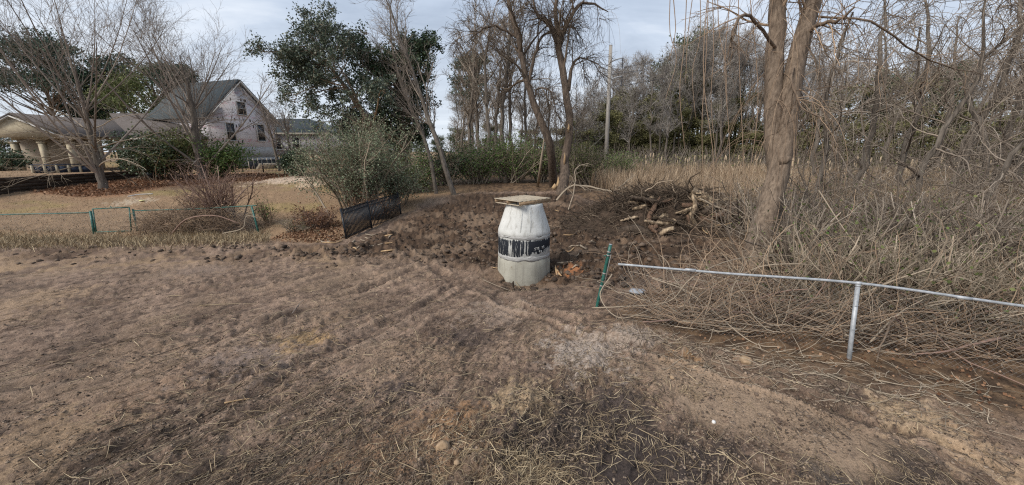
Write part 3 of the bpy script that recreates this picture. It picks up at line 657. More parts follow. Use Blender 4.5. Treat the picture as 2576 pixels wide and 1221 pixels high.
# ------------------------------------------------------------------ utility pole and cables
M['pole_wood'] = mat_noise('pole_wood', (.22, .20, .175), (.40, .375, .34), 5, (3, 3, .15), .9, .4, .02)
M['insulator'] = mat_noise('insulator', (.03, .03, .035), (.06, .06, .07), 10, rough=.3, bs=0, spec=.5)
ub = GD(1523, 42); ut = P(1518, 135, 42); ut[1] = ub[1]
up = thing('utility_pole', 'pale wooden power pole with curved steel arms rising behind the marsh', 'utility pole', ub)
part('pole', tube([ub - (0, 0, .5), (ub + ut) / 2, ut], [.23, .21, .17], 14, lump=.02), M['pole_wood'], up)
part('pole_cap', tube([ut, ut + (0, 0, .06)], .175, 12), M['galv_dull'], up)
tips = []
for side, yy in ((1, 172), (-1, 192), (1, 213)):
    zq = P(1520, yy, 42)[2]; a = ub + (ut - ub) * ((zq - ub[2]) / (ut[2] - ub[2])); tp = a + np.array([side * 1.25, -.15, .40])
    arm = part('arm', tube(spline([a, a + np.array([side * .55, -.06, .26]), tp], 10), [.075] * 3 + [.06] * 7, 8), M['galv'], up)
    zz = np.linspace(0, -.95, 26); rr = np.where(np.arange(26) % 3 == 1, .105, .035)
    part('insulator', tube(np.stack([np.full(26, tp[0]), np.full(26, tp[1]), tp[2] + zz], -1), rr, 8), M['insulator'], arm); tips.append(tp + (0, 0, -.97))
M['cable'] = mat_noise('cable', (.05, .05, .055), (.09, .09, .10), 5, bs=0)
for k, (tp, ty) in enumerate(zip(tips, (70, 95, 120))):
    e_ = P(1860, ty + 20, 95); md = (tp + e_) / 2 - (0, 0, .9); f_ = tp + (tp - e_) * .9 + (0, 0, 1.0)
    w = part('power_cable', tube(spline([tp, md, e_ + (e_ - tp) * .0], 14), .022, 4), M['cable'], None, loc=tp)
    tag(w, ['upper power cable running right from the pole arm', 'lone power cable on the left pole arm', 'lowest power cable running right from the pole arm'][k], 'cable', 'power cables on the pole')

# ------------------------------------------------------------------ houses at the left
def quad(*p): return np.array(p, float), np.array([list(range(len(p)))])
def slab(pts, th):                # a roof or wall plane with thickness
    p = np.array(pts, float); n = nrm(np.cross(p[1] - p[0], p[2] - p[0])); k = len(p)
    V = np.concatenate([p, p - n * th]); i = np.arange(k); j = np.roll(i, -1)
    return V, [np.array([i]), np.array([i[::-1] + k]), np.stack([i, i + k, j + k, j], -1)]
M['shingle_grey'] = mat_noise('shingle_grey', (.045, .055, .06), (.085, .10, .105), 5, (1, 1, 4), .95, .4, .02)
M['shingle_brown'] = mat_noise('shingle_brown', (.085, .072, .066), (.15, .13, .12), 5, (1, 1, 4), .95, .4, .02)
M['stucco'] = mat_noise('stucco', (.33, .28, .20), (.45, .39, .28), 3, rough=.9, bs=.2)
M['stucco_dark'] = mat_noise('stucco_dark', (.26, .22, .17), (.34, .29, .23), 3, rough=.9, bs=.2)
M['trim'] = mat_noise('trim', (.48, .46, .42), (.62, .60, .56), 6, rough=.7, bs=0)
M['pane'] = mat_noise('pane', (.012, .014, .017), (.03, .034, .04), 2, rough=.12, bs=0, spec=.5)
M['block'] = mat_noise('block', (.33, .32, .30), (.45, .44, .42), 4, rough=.9, bs=.3)
m, t, b = newmat('house_wrap'); M['wrap'] = m
tcn = N(t, 'ShaderNodeTexCoord'); sp_ = N(t, 'ShaderNodeSeparateXYZ'); t.links.new(tcn.outputs['Object'], sp_.inputs[0])
row = tmath(t, 'FRACT', tmath(t, 'MULTIPLY', sp_.outputs['Z'], .72)); k1 = tmath(t, 'LESS_THAN', tmath(t, 'ABSOLUTE', tmath(t, 'SUBTRACT', row, .5)), .13)
k2 = ramp(t, noise(t, 3.2, 5, .75, (1, 1, 2.2)), [(.49, (0, 0, 0)), (.58, (1, 1, 1))])
seam = tmath(t, 'LESS_THAN', tmath(t, 'FRACT', tmath(t, 'MULTIPLY', sp_.outputs['Z'], .36)), .018)
cw = ramp(t, noise(t, .9, 4, .6), [(.3, (.60, .55, .55)), (.7, (.72, .69, .69))])
cw = mixc(t, tmath(t, 'MULTIPLY', tmath(t, 'MULTIPLY', k1, k2), .6), cw, (.52, .20, .24)); cw = mixc(t, tmath(t, 'MULTIPLY', seam, .5), cw, (.3, .28, .28))
t.links.new(cw, b.inputs['Base Color']); b.inputs['Roughness'].default_value = .7

# pink wrapped house under construction: the gable wall runs along uu, the ridge along vv
HB = CAMZ - .85; HE = CAMZ + 3.9; HP = CAMZ + 8.0
near = np.array([*P(522, 300, 42.6)[:2], 0]); farc = np.array([*P(686, 297, 50)[:2], 0])
uu = nrm(farc - near); vv = np.array([-uu[1], uu[0], 0]); gw = np.linalg.norm(farc - near); midg = (near + farc) / 2; Z = np.array([0, 0, 1.])
hp = thing('gabled_house', 'unfinished tall gabled house in pinkish house wrap with a dark grey roof', 'house', (*midg[:2], HB))
dep = 10.0
wallo = part('wall', [slab([near + Z * HB, farc + Z * HB, farc + Z * HE, midg + Z * (HP - .05), near + Z * HE], .2), slab([farc + Z * HB, farc + vv * dep + Z * HB, farc + vv * dep + Z * HE, farc + Z * HE], .2),
              slab([near + vv * dep + Z * HB, near + Z * HB, near + Z * HE, near + vv * dep + Z * HE], .2)], M['wrap'], hp, False)
part('foundation', [bar(near - vv * .06 + Z * (HB - .5), farc - vv * .06 + Z * (HB - .5), .3, 1.0), ], M['block'], hp, False)
ov = -vv * .45
for e0 in (near, farc):
    s_ = nrm(e0 - midg) * .5; ev = e0 + s_ + Z * (HE - .42); pk = midg + Z * (HP + .12)
    part('roof', slab([pk + ov, ev + ov, ev + vv * dep, pk + vv * dep] if e0 is near else [pk + ov, pk + vv * dep, ev + vv * dep, ev + ov], .16), M['shingle_grey'], hp, False)
    part('barge_board', bar(pk + ov * 1.06 + Z * -.18, ev + ov * 1.06 + Z * -.14, .07, .30, vv), M['trim'], hp, False)
def hwin(root, c, ud, w, h, nrmv, sill=True, pane=M['pane']):
    f = part('window', [bar(c - ud * (w / 2 + .05) - Z * h / 2, c - ud * (w / 2 + .05) + Z * h / 2, .1, .1, nrmv), bar(c + ud * (w / 2 + .05) - Z * h / 2, c + ud * (w / 2 + .05) + Z * h / 2, .1, .1, nrmv),
                        bar(c - ud * (w / 2 + .1) + Z * (h / 2 + .05), c + ud * (w / 2 + .1) + Z * (h / 2 + .05), .1, .1), bar(c - ud * w / 2, c + ud * w / 2, .06, .05)], M['trim'], root, False)
    part('pane', obox(c, ud * w / 2, Z * h / 2, nrmv * .02), pane, f, False)
    if sill: part('sill', bar(c - ud * (w / 2 + .15) - Z * (h / 2 + .06), c + ud * (w / 2 + .15) - Z * (h / 2 + .06), .2, .1), M['trim'], f, False)
for fu, fz, w, h in ((.5, CAMZ + 4.95, .95, 1.4), (.285, CAMZ + 2.15, .95, 1.95), (.755, CAMZ + 2.2, .95, 1.95)):
    hwin(hp, near + uu * gw * fu + Z * fz - vv * .06, uu, w, h, -vv)
for k in range(26):
    fz = (1.0, 2.9, 3.6, 5.9)[k % 4]; fu = RNG.uniform(.08, .92)
    if fz > 5 and not .32 < fu < .68: fu = RNG.uniform(.34, .66)
    q = near + uu * gw * fu + Z * (CAMZ + fz + RNG.uniform(-.05, .05)) - vv * .03; part('strap', obox(q, uu * .05, Z * .16, vv * .012), M['black_metal'], hp, False)
part('lower_siding', obox(near + uu * gw * .62 + Z * (HB + .65) - vv * .035, uu * gw * .36, Z * .62, vv * .02), M['block'], hp, False)
# timber stack and site clutter in front of it
M['lumber'] = mat_noise('lumber', (.36, .31, .24), (.52, .46, .37), 4, (1, 6, 6), .9, .3, .01)
q0 = P(640, 391, 43.5); q1 = P(705, 391, 45.5)
ls = thing('lumber_stack', 'low stack of pale timber in front of the pink house', 'lumber', (*((q0 + q1) / 2)[:2], gz(*((q0 + q1) / 2)[:2])))
gzl = gz(*((q0 + q1) / 2)[:2])
for r_ in range(5):
    for s_ in range(4):
        o_ = np.array([.1 * r_, .32 * s_, 0]); a = q0.copy(); c_ = q1.copy(); a[2] = c_[2] = gzl + .09 + r_ * .12; part('plank', bar(a + o_, c_ + o_ + uu * RNG.uniform(-.3, .3), .29, .10), M['lumber'], ls, False)
M['tarp_black'] = mat_noise('tarp_black', (.01, .01, .012), (.03, .03, .034), 3, rough=.5, bs=.6, bd=.05)
sf0 = P(622, 383, 44.2); sf1 = P(712, 383, 48.0)
sf = thing('silt_fence', 'black plastic silt fence on pale stakes along the pink house wall', 'silt fence', (sf0[0], sf0[1], gz(sf0[0], sf0[1])))
nS = 9; pts = [sf0 + (sf1 - sf0) * s for s in np.linspace(0, 1, nS)]
for q in pts:
    q[2] = gz(q[0], q[1])
V = []; F = []
for i, q in enumerate(pts): V += [q + (0, 0, .0), q + (0, 0, 1.0 + .08 * (i % 2)), q + (0, .03, 1.0 + .08 * (i % 2)), q + (0, .03, 0)]
for i in range(nS - 1):
    a = i * 4; F += [(a, a + 4, a + 5, a + 1), (a + 1, a + 5, a + 6, a + 2), (a + 2, a + 6, a + 7, a + 3)]
part('fabric', (np.array(V), np.array(F)), M['tarp_black'], sf, False)
for q in pts: part('stake', bar(q + (0, -.05, -.2), q + (0, -.05, 1.2), .07, .07, (0, 1, 0)), M['lumber'], sf, False)

# third house, grey hip roof, half hidden behind the leaning evergreen
c3 = P(745, 345, 62); c3[2] = CAMZ - .6; W3, D3, E3, R3 = 8.0, 6, CAMZ + 2.6, CAMZ + 5.0
h3 = thing('hip_roofed_house', 'grey hip-roofed house with pale walls and a brown boarded opening behind the leaning evergreen', 'house', c3)
cx3, cy3 = c3[0], c3[1]
cn = [np.array([cx3 + a * W3, cy3 + b_ * D3, 0]) for a, b_ in ((-1, -1), (1, -1), (1, 1), (-1, 1))]
part('wall', [slab([cn[i] + Z * c3[2], cn[(i + 1) % 4] + Z * c3[2], cn[(i + 1) % 4] + Z * E3, cn[i] + Z * E3], .2) for i in range(4)], M['wrap'], h3, False)
ce = [np.array([cx3 + a * (W3 + .6), cy3 + b_ * (D3 + .6), E3]) for a, b_ in ((-1, -1), (1, -1), (1, 1), (-1, 1))]; r0, r1 = np.array([cx3 - 2.5, cy3, R3]), np.array([cx3 + 2.5, cy3, R3])
part('roof', [slab([ce[0], ce[1], r1, r0], .18), slab([ce[1], ce[2], r1], .18), slab([ce[2], ce[3], r0, r1], .18), slab([ce[3], ce[0], r0], .18)], M['shingle_grey'], h3, False)
part('fascia', [bar(ce[i] + Z * -.2, ce[(i + 1) % 4] + Z * -.2, .1, .26) for i in (0,)], M['lumber'], h3, False)
M['board_brown'] = mat_noise('board_brown', (.09, .055, .04), (.17, .11, .08), 2, (1, 1, 6), .8, .2)
part('boarded_opening', obox(np.array([cx3 - 4.6, cy3 - D3 - .05, CAMZ + .85]), (1.0, 0, 0), (0, .04, 0), (0, 0, 1.1)), M['board_brown'], h3, False)
for dx in (0.5, 3.2): hwin(h3, np.array([cx3 + dx, cy3 - D3 - .05, CAMZ + 1.0]), np.array([1., 0, 0]), 1.0, 1.6, np.array([0, -1., 0]))

# tan house with the arcaded porch
LB = TERR; d_ = 36.0; pk = P(38, 290, d_); hwid = 4.4; EZ = P(150, 338, d_)[2]
Lx, Ly = pk[0], pk[1]; RL = 11.0
hl = thing('tan_house', 'tan stucco house with brown shingle roof and an arched porch at far left', 'house', (Lx, Ly, LB))
g0, g1 = np.array([Lx - hwid, Ly, 0]), np.array([Lx + hwid, Ly, 0])
part('gable', slab([g0 + Z * (EZ - .3), g1 + Z * (EZ - .3), g1 + Z * EZ, np.array([Lx, Ly, pk[2] - .1]), g0 + Z * EZ], -.25), M['stucco'], hl, False)
for s in (-1, 1):
    e0 = np.array([Lx + s * (hwid + .35), Ly - .4, EZ - .22]); p0 = np.array([Lx, Ly - .4, pk[2] + .05]); bk = np.array([0, RL, 0])
    part('roof', slab([p0, e0, e0 + bk, p0 + bk] if s < 0 else [p0, p0 + bk, e0 + bk, e0], .15), M['shingle_brown'], hl, False)
    part('barge_board', bar(p0 - (0, .05, .16), e0 - (0, .05, .14), .06, .24, (0, 1, 0)), M['trim'], hl, False)
# arcade down the right side and across the front
def arch_col(x, y, w=.42): return part('column', [bar((x, y, LB - .3), (x, y, EZ - .75), w, w, (0, 1, 0)), bar((x, y, EZ - .8), (x, y, EZ - .68), w * 1.25, w * 1.25, (0, 1, 0))], M['stucco'], hl, False)
def arch(a, b, n=9):
    a = np.array([*a, EZ - .7]); b = np.array([*b, EZ - .7]); L_ = np.linalg.norm(b - a); dr = (b - a) / L_; nr_ = np.array([-dr[1], dr[0], 0]); sh = []
    for i in range(n):
        u0, u1 = i / n, (i + 1) / n; zz0 = .02 + .36 * math.sqrt(max(0, 1 - (2 * (u0 + u1) / 2 - 1) ** 2)); z_lo = EZ - .7 + zz0 * .8; z_hi = EZ - .12
        sh.append(obox(a + dr * L_ * (u0 + u1) / 2 + Z * ((z_lo + z_hi) / 2 - (EZ - .7)), dr * L_ / n / 2, nr_ * .16, Z * (z_hi - z_lo) / 2))
    part('arch', sh, M['stucco'], hl, False)
ycol = [Ly + .3 + 2.35 * i for i in range(4)]; xr = Lx + hwid - .25
for y_ in ycol: arch_col(xr, y_)
for a, b_ in zip(ycol[:-1], ycol[1:]): arch((xr, a), (xr, b_))
xs = [xr, xr - 2.7, xr - 5.4]
for x_ in xs[1:]: arch_col(x_, Ly + .3)
for a, b_ in zip(xs[:-1], xs[1:]): arch((b_, Ly + .3), (a, Ly + .3))
part('back_wall', slab([(xr - 8.5, Ly + 3.2, LB), (xr - .6, Ly + 3.2, LB), (xr - .6, Ly + 3.2, EZ), (xr - 8.5, Ly + 3.2, EZ)], -.2), M['stucco_dark'], hl, False)
# main wing with a hip roof to the right
wx0, wx1, wy0, wy1 = Lx + hwid - .2, P(470, 340, 41)[0], Ly + 6.4, Ly + 15.0; wr0 = P(330, 283, 45)
wc = [np.array([a, b_, 0]) for a, b_ in ((wx0, wy0), (wx1, wy0), (wx1, wy1), (wx0, wy1))]
part('wing_wall', [slab([wc[i] + Z * (LB - .3), wc[(i + 1) % 4] + Z * (LB - .3), wc[(i + 1) % 4] + Z * EZ, wc[i] + Z * EZ], .2) for i in range(4)], M['stucco_dark'], hl, False)
we = [np.array([a, b_, EZ - .15]) for a, b_ in ((wx0 - .5, wy0 - .6), (wx1 + .6, wy0 - .6), (wx1 + .6, wy1 + .6), (wx0 - .5, wy1 + .6))]
ym = (wy0 + wy1) / 2; q0, q1 = np.array([wx0 - 6, ym, wr0[2]]), np.array([wx1 - 4.0, ym, wr0[2]])
part('wing_roof', [slab([we[0], we[1], q1, q0], .16), slab([we[1], we[2], q1], .16), slab([we[2], we[3], q0, q1], .16)], M['shingle_brown'], hl, False)
part('gutter', bar(we[0] + (0, -.06, -.1), we[1] + (.05, -.06, -.1), .12, .14), M['trim'], hl, False)
for x_ in (wx0 + 2.4, wx0 + 5.6): hwin(hl, np.array([x_, wy0 - .05, LB + 1.5]), np.array([1., 0, 0]), 1.2, 1.4, np.array([0, -1., 0]))
# retaining wall of stacked dark timbers
M['sleeper'] = mat_noise('sleeper', (.028, .021, .016), (.075, .056, .042), 5, (1, 1, 3), .95, .8, .03)
rw = thing('retaining_wall', 'dark brown timber retaining wall holding the lawn of the tan house', 'wall', (*wallA, float(base_h(*(wallA - wnor * .3)))))
wS = wallA - wdir * 14; totL = WLEN + 14; hN = 6
for r_ in range(hN):
    zc = TERR + .03 - (r_ + .5) * .22; u = -1.2 * (r_ % 2)
    while u < totL:
        u1 = min(u + 2.4, totL); u0 = max(u, 0)
        zg = float(base_h(*(wS + wdir * u1 - wnor * .3)))
        if u1 - u0 > .3 and zc > zg - .25:
            a = np.array([*(wS + wdir * (u0 + .012) - wnor * (.0 + RNG.uniform(0, .025))), zc]); b_ = np.array([*(wS + wdir * (u1 - .012) - wnor * RNG.uniform(0, .025)), zc])
            part('timber', bar(a, b_, .20, .212), M['sleeper'], rw, False)
        u = u1 if u1 < totL else totL + 1
# low rail with tan posts and dark blue cloth on the terrace
M['navy'] = mat_noise('navy', (.012, .018, .035), (.03, .045, .08), 2, rough=.6, bs=.4, bd=.05)
tf0, tf1 = P(84, 434, 29.5), P(232, 430, 31.5)
tf = thing('draped_rail', 'low rail of tan posts draped with dark blue cloth above the retaining wall', 'rail', (*tf0[:2], TERR))
for k in range(6):
    q = tf0 + (tf1 - tf0) * k / 5; part('post', bar((q[0], q[1], TERR - .2), (q[0], q[1], TERR + .62), .13, .13, (0, 1, 0)), M['stucco'], tf, False)
    if k < 5:
        q2 = tf0 + (tf1 - tf0) * (k + .93) / 5; q1_ = tf0 + (tf1 - tf0) * (k + .07) / 5
        part('cloth', slab([(q1_[0], q1_[1], TERR + .02), (q2[0], q2[1], TERR + .02), (q2[0], q2[1], TERR + .5), (q1_[0], q1_[1], TERR + .56)], .04), M['navy'], tf, False)
part('top_rail', bar((tf0[0] - .1, tf0[1], TERR + .66), (tf1[0] + .1, tf1[1], TERR + .66), .10, .07), M['navy'], tf, False)
# black kettle barbecue by the wall's end
kb = GD(383, 32.0); kr = thing('kettle_barbecue', 'small black kettle barbecue at the end of the retaining wall', 'barbecue', kb)
def ball(c, r, z0=-1, z1=1, n=16, m_=9, sq=1.0):
    th = np.arccos(np.linspace(z1, z0, m_)); an = np.linspace(0, 2 * math.pi, n, endpoint=False)
    V = np.stack([c[0] + r * np.sin(th)[:, None] * np.cos(an), c[1] + r * np.sin(th)[:, None] * np.sin(an), np.repeat(c[2] + r * sq * np.cos(th)[:, None], n, 1)], -1)
    i = np.arange(m_ * n).reshape(m_, n); j = np.roll(i, -1, 1); return V.reshape(-1, 3), np.stack([i[:-1], i[1:], j[1:], j[:-1]], -1).reshape(-1, 4)
part('bowl', ball(kb + (0, 0, .52), .30, -1, 0), M['black_metal'], kr); part('lid', ball(kb + (0, 0, .53), .31, 0, 1), M['black_metal'], kr)
for a in (0.3, 2.4, 4.5): part('leg', tube([kb + (.26 * math.cos(a), .26 * math.sin(a), -.02), kb + (.15 * math.cos(a), .15 * math.sin(a), .35)], .014, 6), M['black_metal'], kr)
part('handle', tube([kb + (-.06, 0, .83), kb + (0, 0, .90), kb + (.06, 0, .83)], .014, 6), M['lumber'], kr)

# ------------------------------------------------------------------ trees: level-by-level growth
def grow(p, d, L, r0, n, wander, trop, rng, tip=.25, side=None):
    Mn = len(p); pts = np.empty((Mn, n + 1, 3)); pts[:, 0] = p; cur = p.copy(); d = d.copy(); st = (L / n)[:, None]
    for i in range(n):
        d = nrm(d + rng.normal(0, wander, (Mn, 3)) + np.array([0, 0, trop]) + (0 if side is None else np.array(side)))
        cur = cur + d * st; pts[:, i + 1] = cur
    return pts, r0[:, None] * np.linspace(1, tip, n + 1)[None] ** .9
def spawn(Pt, R, k, t0, t1, a0, a1, rng, bias=None):
    Mn, n, _ = Pt.shape; par = np.repeat(np.arange(Mn), k); t = t0 + (t1 - t0) * rng.random(Mn * k); f = t * (n - 1); i = np.minimum(f.astype(int), n - 2); f = (f - i)[:, None]
    a = Pt[par, i]; b_ = Pt[par, i + 1]; p = a + (b_ - a) * f; T = nrm(b_ - a); r = R[par, i] * (1 - f[:, 0]) + R[par, i + 1] * f[:, 0]
    q = rng.normal(size=(Mn * k, 3)) + (0 if bias is None else np.array(bias)); pe = nrm(q - (q * T).sum(-1, keepdims=True) * T); ang = rng.uniform(a0, a1, Mn * k)[:, None]
    return p, np.cos(ang) * T + np.sin(ang) * pe, r, t
def canopy(trk, R, levels, rng):
    """returns list of (pts, radii) per level; levels: (k, t0, t1, ang0, ang1, len0, len1, nseg, wander, trop, radius ratio, rmin, sides)"""
    out = []; Pt, Rt = trk, R
    for lv in levels:
        k, t0, t1, a0, a1, l0, l1, n, wa, tr, rr, rm, sd_ = lv[:13]; bias = lv[13] if len(lv) > 13 else None
        p, d, r, t = spawn(Pt, Rt, k, t0, t1, math.radians(a0), math.radians(a1), rng, bias)
        L = rng.uniform(l0, l1, len(p)) * (1.15 - .45 * t)
        Pt, Rt = grow(p, d, L, np.maximum(r * rr, rm), n, wa, tr, rng, .35 if rm < .02 else .22); out.append((Pt, Rt, sd_))
    return out
def trunkpath(pts, r, n=16, wob=.03, rng=RNG):
    q = spline(pts, n); q[1:-1] += rng.normal(0, wob, (n - 2, 3)); rr = np.interp(np.linspace(0, 1, n), np.linspace(0, 1, len(r)), r); return q, rr
def tree(name, label, base, trunks, levels, bark, twig, rng, group=None, leaf=None, sides=10, lump=.12, extra=None, cat='tree', proto=False):
    o = thing(name, label, cat, base, group)
    ns = min(len(a) for a, _ in trunks); TP = np.array([a[:ns] for a, _ in trunks]); TR = np.array([b_[:ns] for _, b_ in trunks])
    for a, b_ in trunks: part('trunk', tubes(a, b_, sides, lump, rng), bark, o)
    cn_ = canopy(TP, TR, levels, rng); part('crown', [tubes(a, b_, s_) for a, b_, s_ in cn_] + (extra or []), twig, o)
    if leaf:
        mt, nl, L, wr, sig, lvs = leaf[:6]; src = np.concatenate([cn_[i][0][:, 1:].reshape(-1, 3) for i in lvs]); pos = src[rng.integers(0, len(src), nl)] + rng.normal(0, sig, (nl, 3))
        part('foliage', leaves(pos, L, wr, rng), mt, o, False)
    return o
def flare(r): return [r[0] * 1.35] + list(r)

rng = np.random.default_rng(11)
# A. bare shade tree on the leafy lawn
b_ = G(262, 476); tp = b_ + np.array([-.1, .2, 9.0])
tree('bare_shade_tree', 'leafless shade tree with fanned upright branches growing from the leaf litter by the retaining wall', b_ - (0, 0, .1),
     [trunkpath([b_ - (0, 0, .2), b_ + (-.02, 0, .35), b_ + (.05, 0, 2.5), b_ + (-.1, .1, 5.0), tp], [.40, .26, .22, .15, .02])],
     [(17, .22, .95, 16, 50, 8.0, 12.0, 12, .022, .035, .36, .03, 6), (8, .25, .95, 18, 42, 2.5, 5.0, 9, .05, .03, .42, .014, 4), (7, .2, 1, 22, 48, 1.0, 2.2, 6, .07, .02, .5, .008, 3), (3, .2, 1, 22, 50, .4, 1.0, 4, .08, .0, .6, .0055, 3)],
     M['bark_grey'], M['twig_grey'], rng, extra=None)
# its low drooping skirt is part of the same crown: a second set of limbs
lo = bpy.data.objects['bare_shade_tree']; base_tr = trunkpath([b_ + (0, 0, 1.0), b_ + (.05, 0, 2.4), b_ + (0, .1, 4.2)], [.24, .24, .2])
cn_ = canopy(base_tr[0][None], base_tr[1][None], [(17, .2, 1, 55, 85, 3.0, 6.2, 12, .06, -.03, .2, .025, 5), (6, .2, 1, 30, 55, 1.0, 2.4, 8, .08, -.04, .5, .011, 4), (5, .2, 1, 30, 55, .4, 1.0, 5, .10, -.03, .6, .006, 3)], rng)
part('low_limbs', [tubes(a, r_, s_) for a, r_, s_ in cn_], M['twig_pale'], lo)
# B. second bare shade tree in front of the pink house
b_ = GD(512, 33.0)
tree('bare_shade_tree', 'leafless shade tree rising in front of the pink gabled house', b_ - (0, 0, .1),
     [trunkpath([b_ - (0, 0, .2), b_ + (0, 0, .5), b_ + (.0, 0, 3.2), b_ + (.1, .1, 6.0), b_ + (-.2, .2, 10.0)], [.5, .34, .29, .2, .02])],
     [(22, .28, .95, 18, 56, 6.5, 10.0, 12, .022, .035, .32, .03, 6), (8, .25, .95, 18, 44, 2.2, 4.6, 9, .05, .03, .42, .015, 4), (7, .2, 1, 22, 48, 1.0, 2.2, 6, .07, .02, .5, .009, 3), (3, .2, 1, 22, 50, .4, 1.0, 4, .08, .0, .6, .006, 3)],
     M['bark_grey'], M['twig_grey'], rng)
cn_ = canopy(*[np.array([q]) for q in trunkpath([b_ + (0, 0, 1.4), b_ + (.0, 0, 3.2), b_ + (.05, .1, 5.2)], [.3, .3, .26])],
             [(15, .1, 1, 60, 90, 3.0, 5.8, 12, .06, -.02, .18, .025, 5), (6, .2, 1, 30, 55, 1.0, 2.4, 8, .08, -.03, .5, .012, 4), (5, .2, 1, 30, 55, .4, 1.0, 5, .10, -.03, .6, .007, 3)], rng)
part('low_limbs', [tubes(a, r_, s_) for a, r_, s_ in cn_], M['twig_grey'], bpy.data.objects['bare_shade_tree.001'])
# C. thin bare tree by the third house and a stripling beside it
for x_, d2, h_, lab, lean in ((703, 42, 8.2, 'thin leafless tree between the pink house and the leaning evergreen', -1.2), (738, 40, 6.0, 'slim leafless stripling with a few brown leaves by the grey hip-roofed house', -.2)):
    b_ = GD(x_, d2)
    tree('thin_bare_tree', lab, b_, [trunkpath([b_ - (0, 0, .2), b_ + (lean * .15, 0, h_ * .3), b_ + (lean * .6, 0, h_ * .7), b_ + (lean, 0, h_)], [.15, .12, .09, .03])],
         [(14, .3, .95, 20, 48, 1.8, 4.0, 9, .07, .04, .5, .03, 5), (7, .15, 1, 25, 50, .8, 1.8, 6, .09, .02, .5, .016, 4), (5, .2, 1, 25, 60, .4, .9, 4, .12, .0, .6, .010, 3)], M['bark_grey'], M['twig_grey'], rng)
# D. pines and evergreens behind the tan house
def pine(x_, d2, cy, rx, ry, lab, mat, nl, L, lean=0.0, ktr=.28, flat=False):
    b_ = GD(x_, d2); c_ = P(x_, cy, d2); X = rx / FPX * d2; Zr = ry / FPX * d2; c_[0] = b_[0] + lean; h_ = c_[2] - b_[2]
    o = thing('pine_tree', lab, 'tree', b_); tr = trunkpath([b_ - (0, 0, .3), b_ + (0, 0, h_ * .5), np.array([c_[0], b_[1], c_[2]]), np.array([c_[0], b_[1], c_[2] + Zr * .8])], [ktr, ktr * .8, ktr * .55, .05])
    part('trunk', tubes(tr[0], tr[1], 8, .1), M['bark_brown'], o)
    cl = []
    for _ in range(60 if not flat else 46):      # clumps of needles out on the limb ends
        v = nrm(rng.normal(size=3)); rad = rng.uniform(.55, 1.0) ** .6; q = np.array([c_[0] + v[0] * X * rad, b_[1] + v[1] * X * .9 * rad, c_[2] + (v[2] if not flat else abs(v[2]) * 1.3 - .45) * Zr * rad]); cl.append(q)
    cl = np.array(cl); st = np.array([np.array([c_[0], b_[1], 0]) * 0 + np.array([np.interp(max(b_[2] + h_ * .55, q[2] - Zr * .8), tr[0][:, 2], tr[0][:, 0]), b_[1], max(b_[2] + h_ * .5, q[2] - Zr * .8)]) for q in cl])
    mid = (st + cl) / 2 + rng.normal(0, .25, cl.shape); lim = np.stack([st, mid, cl], 1)
    part('limbs', tubes(lim, np.tile([.09, .06, .03], (len(cl), 1)) * d2 / 45, 4), M['bark_brown'], o)
    k = rng.integers(0, len(cl), nl); sg = X * .17; pos = cl[k] + rng.normal(0, 1, (nl, 3)) * np.array([sg, sg, sg * .55]); part('foliage', leaves(pos, L, .16, rng), mat, o, False)
    return o
pine(165, 58, 190, 112, 95, 'broad dark pine with a rounded crown behind the tan house, leftmost of the pines', M['leaf_pine'], 19000, .46, flat=True)
pine(338, 60, 200, 46, 66, 'slender open-crowned pine between the two bare shade trees', M['leaf_pine'], 3800, .5)
pine(425, 54, 268, 95, 82, 'bushy olive-green pine behind the tan house roof', M['leaf_olive'], 17000, .42)
pine(482, 52, 205, 44, 34, 'dark rounded pine top beside the pink house roof', M['leaf_pine'], 5200, .42)
pine(262, 62, 262, 58, 40, 'low dark pine crown over the middle of the tan house roof', M['leaf_pine'], 6500, .5)
pine(1190, 62, 215, 44, 75, 'narrow dark pine standing among the bare trees right of the dark evergreen', M['leaf_pine'], 5200, .5)

# E. shrubs: mound of stems with leaves
def bush(name, lab, b_, rx, ry, h_, mat, nl, L, twigm, nst=26, wr=.35, seed=0, cat='shrub', lean=(0, 0), parent_group=None, twk=7, top=.5):
    r2 = np.random.default_rng(900 + seed); o = thing(name, lab, cat, b_, parent_group)
    p = np.array(b_) + np.stack([r2.normal(0, rx * .16, nst), r2.normal(0, ry * .16, nst), np.full(nst, -.05)], -1); an = r2.uniform(0, 6.283, nst); k = r2.uniform(.1, 1, nst)
    d = nrm(np.stack([np.cos(an) * k * rx + lean[0], np.sin(an) * k * ry + lean[1], np.full(nst, h_ * .9)], -1)); L0 = np.hypot(h_ * r2.uniform(.6, 1.05, nst), k * max(rx, ry) * .75)
    Pt, Rt = grow(p, d, L0, np.full(nst, .012 + .012 * h_), 9, .09, -.015, r2, .3); part('stems', tubes(Pt, Rt, 4), twigm, o)
    a = spawn(Pt, Rt, twk, .2, 1, .35, 1.0, r2); P2, R2 = grow(a[0], a[1], r2.uniform(.18, .42, len(a[0])) * h_, np.maximum(a[2] * .5, .006), 5, .12, 0, r2, .35)
    b2 = spawn(P2, R2, 4, .2, 1, .35, 1.1, r2); P3, R3 = grow(b2[0], b2[1], r2.uniform(.08, .2, len(b2[0])) * h_, np.maximum(b2[2] * .5, .004), 4, .12, 0, r2, .4)
    part('twigs', [tubes(P2, R2, 3), tubes(P3, R3, 3)], twigm, o)
    if nl:
        src = np.concatenate([P2[:, 1:].reshape(-1, 3), P3.reshape(-1, 3), P3.reshape(-1, 3)]); pos = src[r2.integers(0, len(src), nl)] + r2.normal(0, .05 * h_ + L * .4, (nl, 3)); pos[:, 2] = np.maximum(pos[:, 2], b_[2] + .03)
        part('foliage', leaves(pos, L, wr, r2), mat, o, False)
    return o
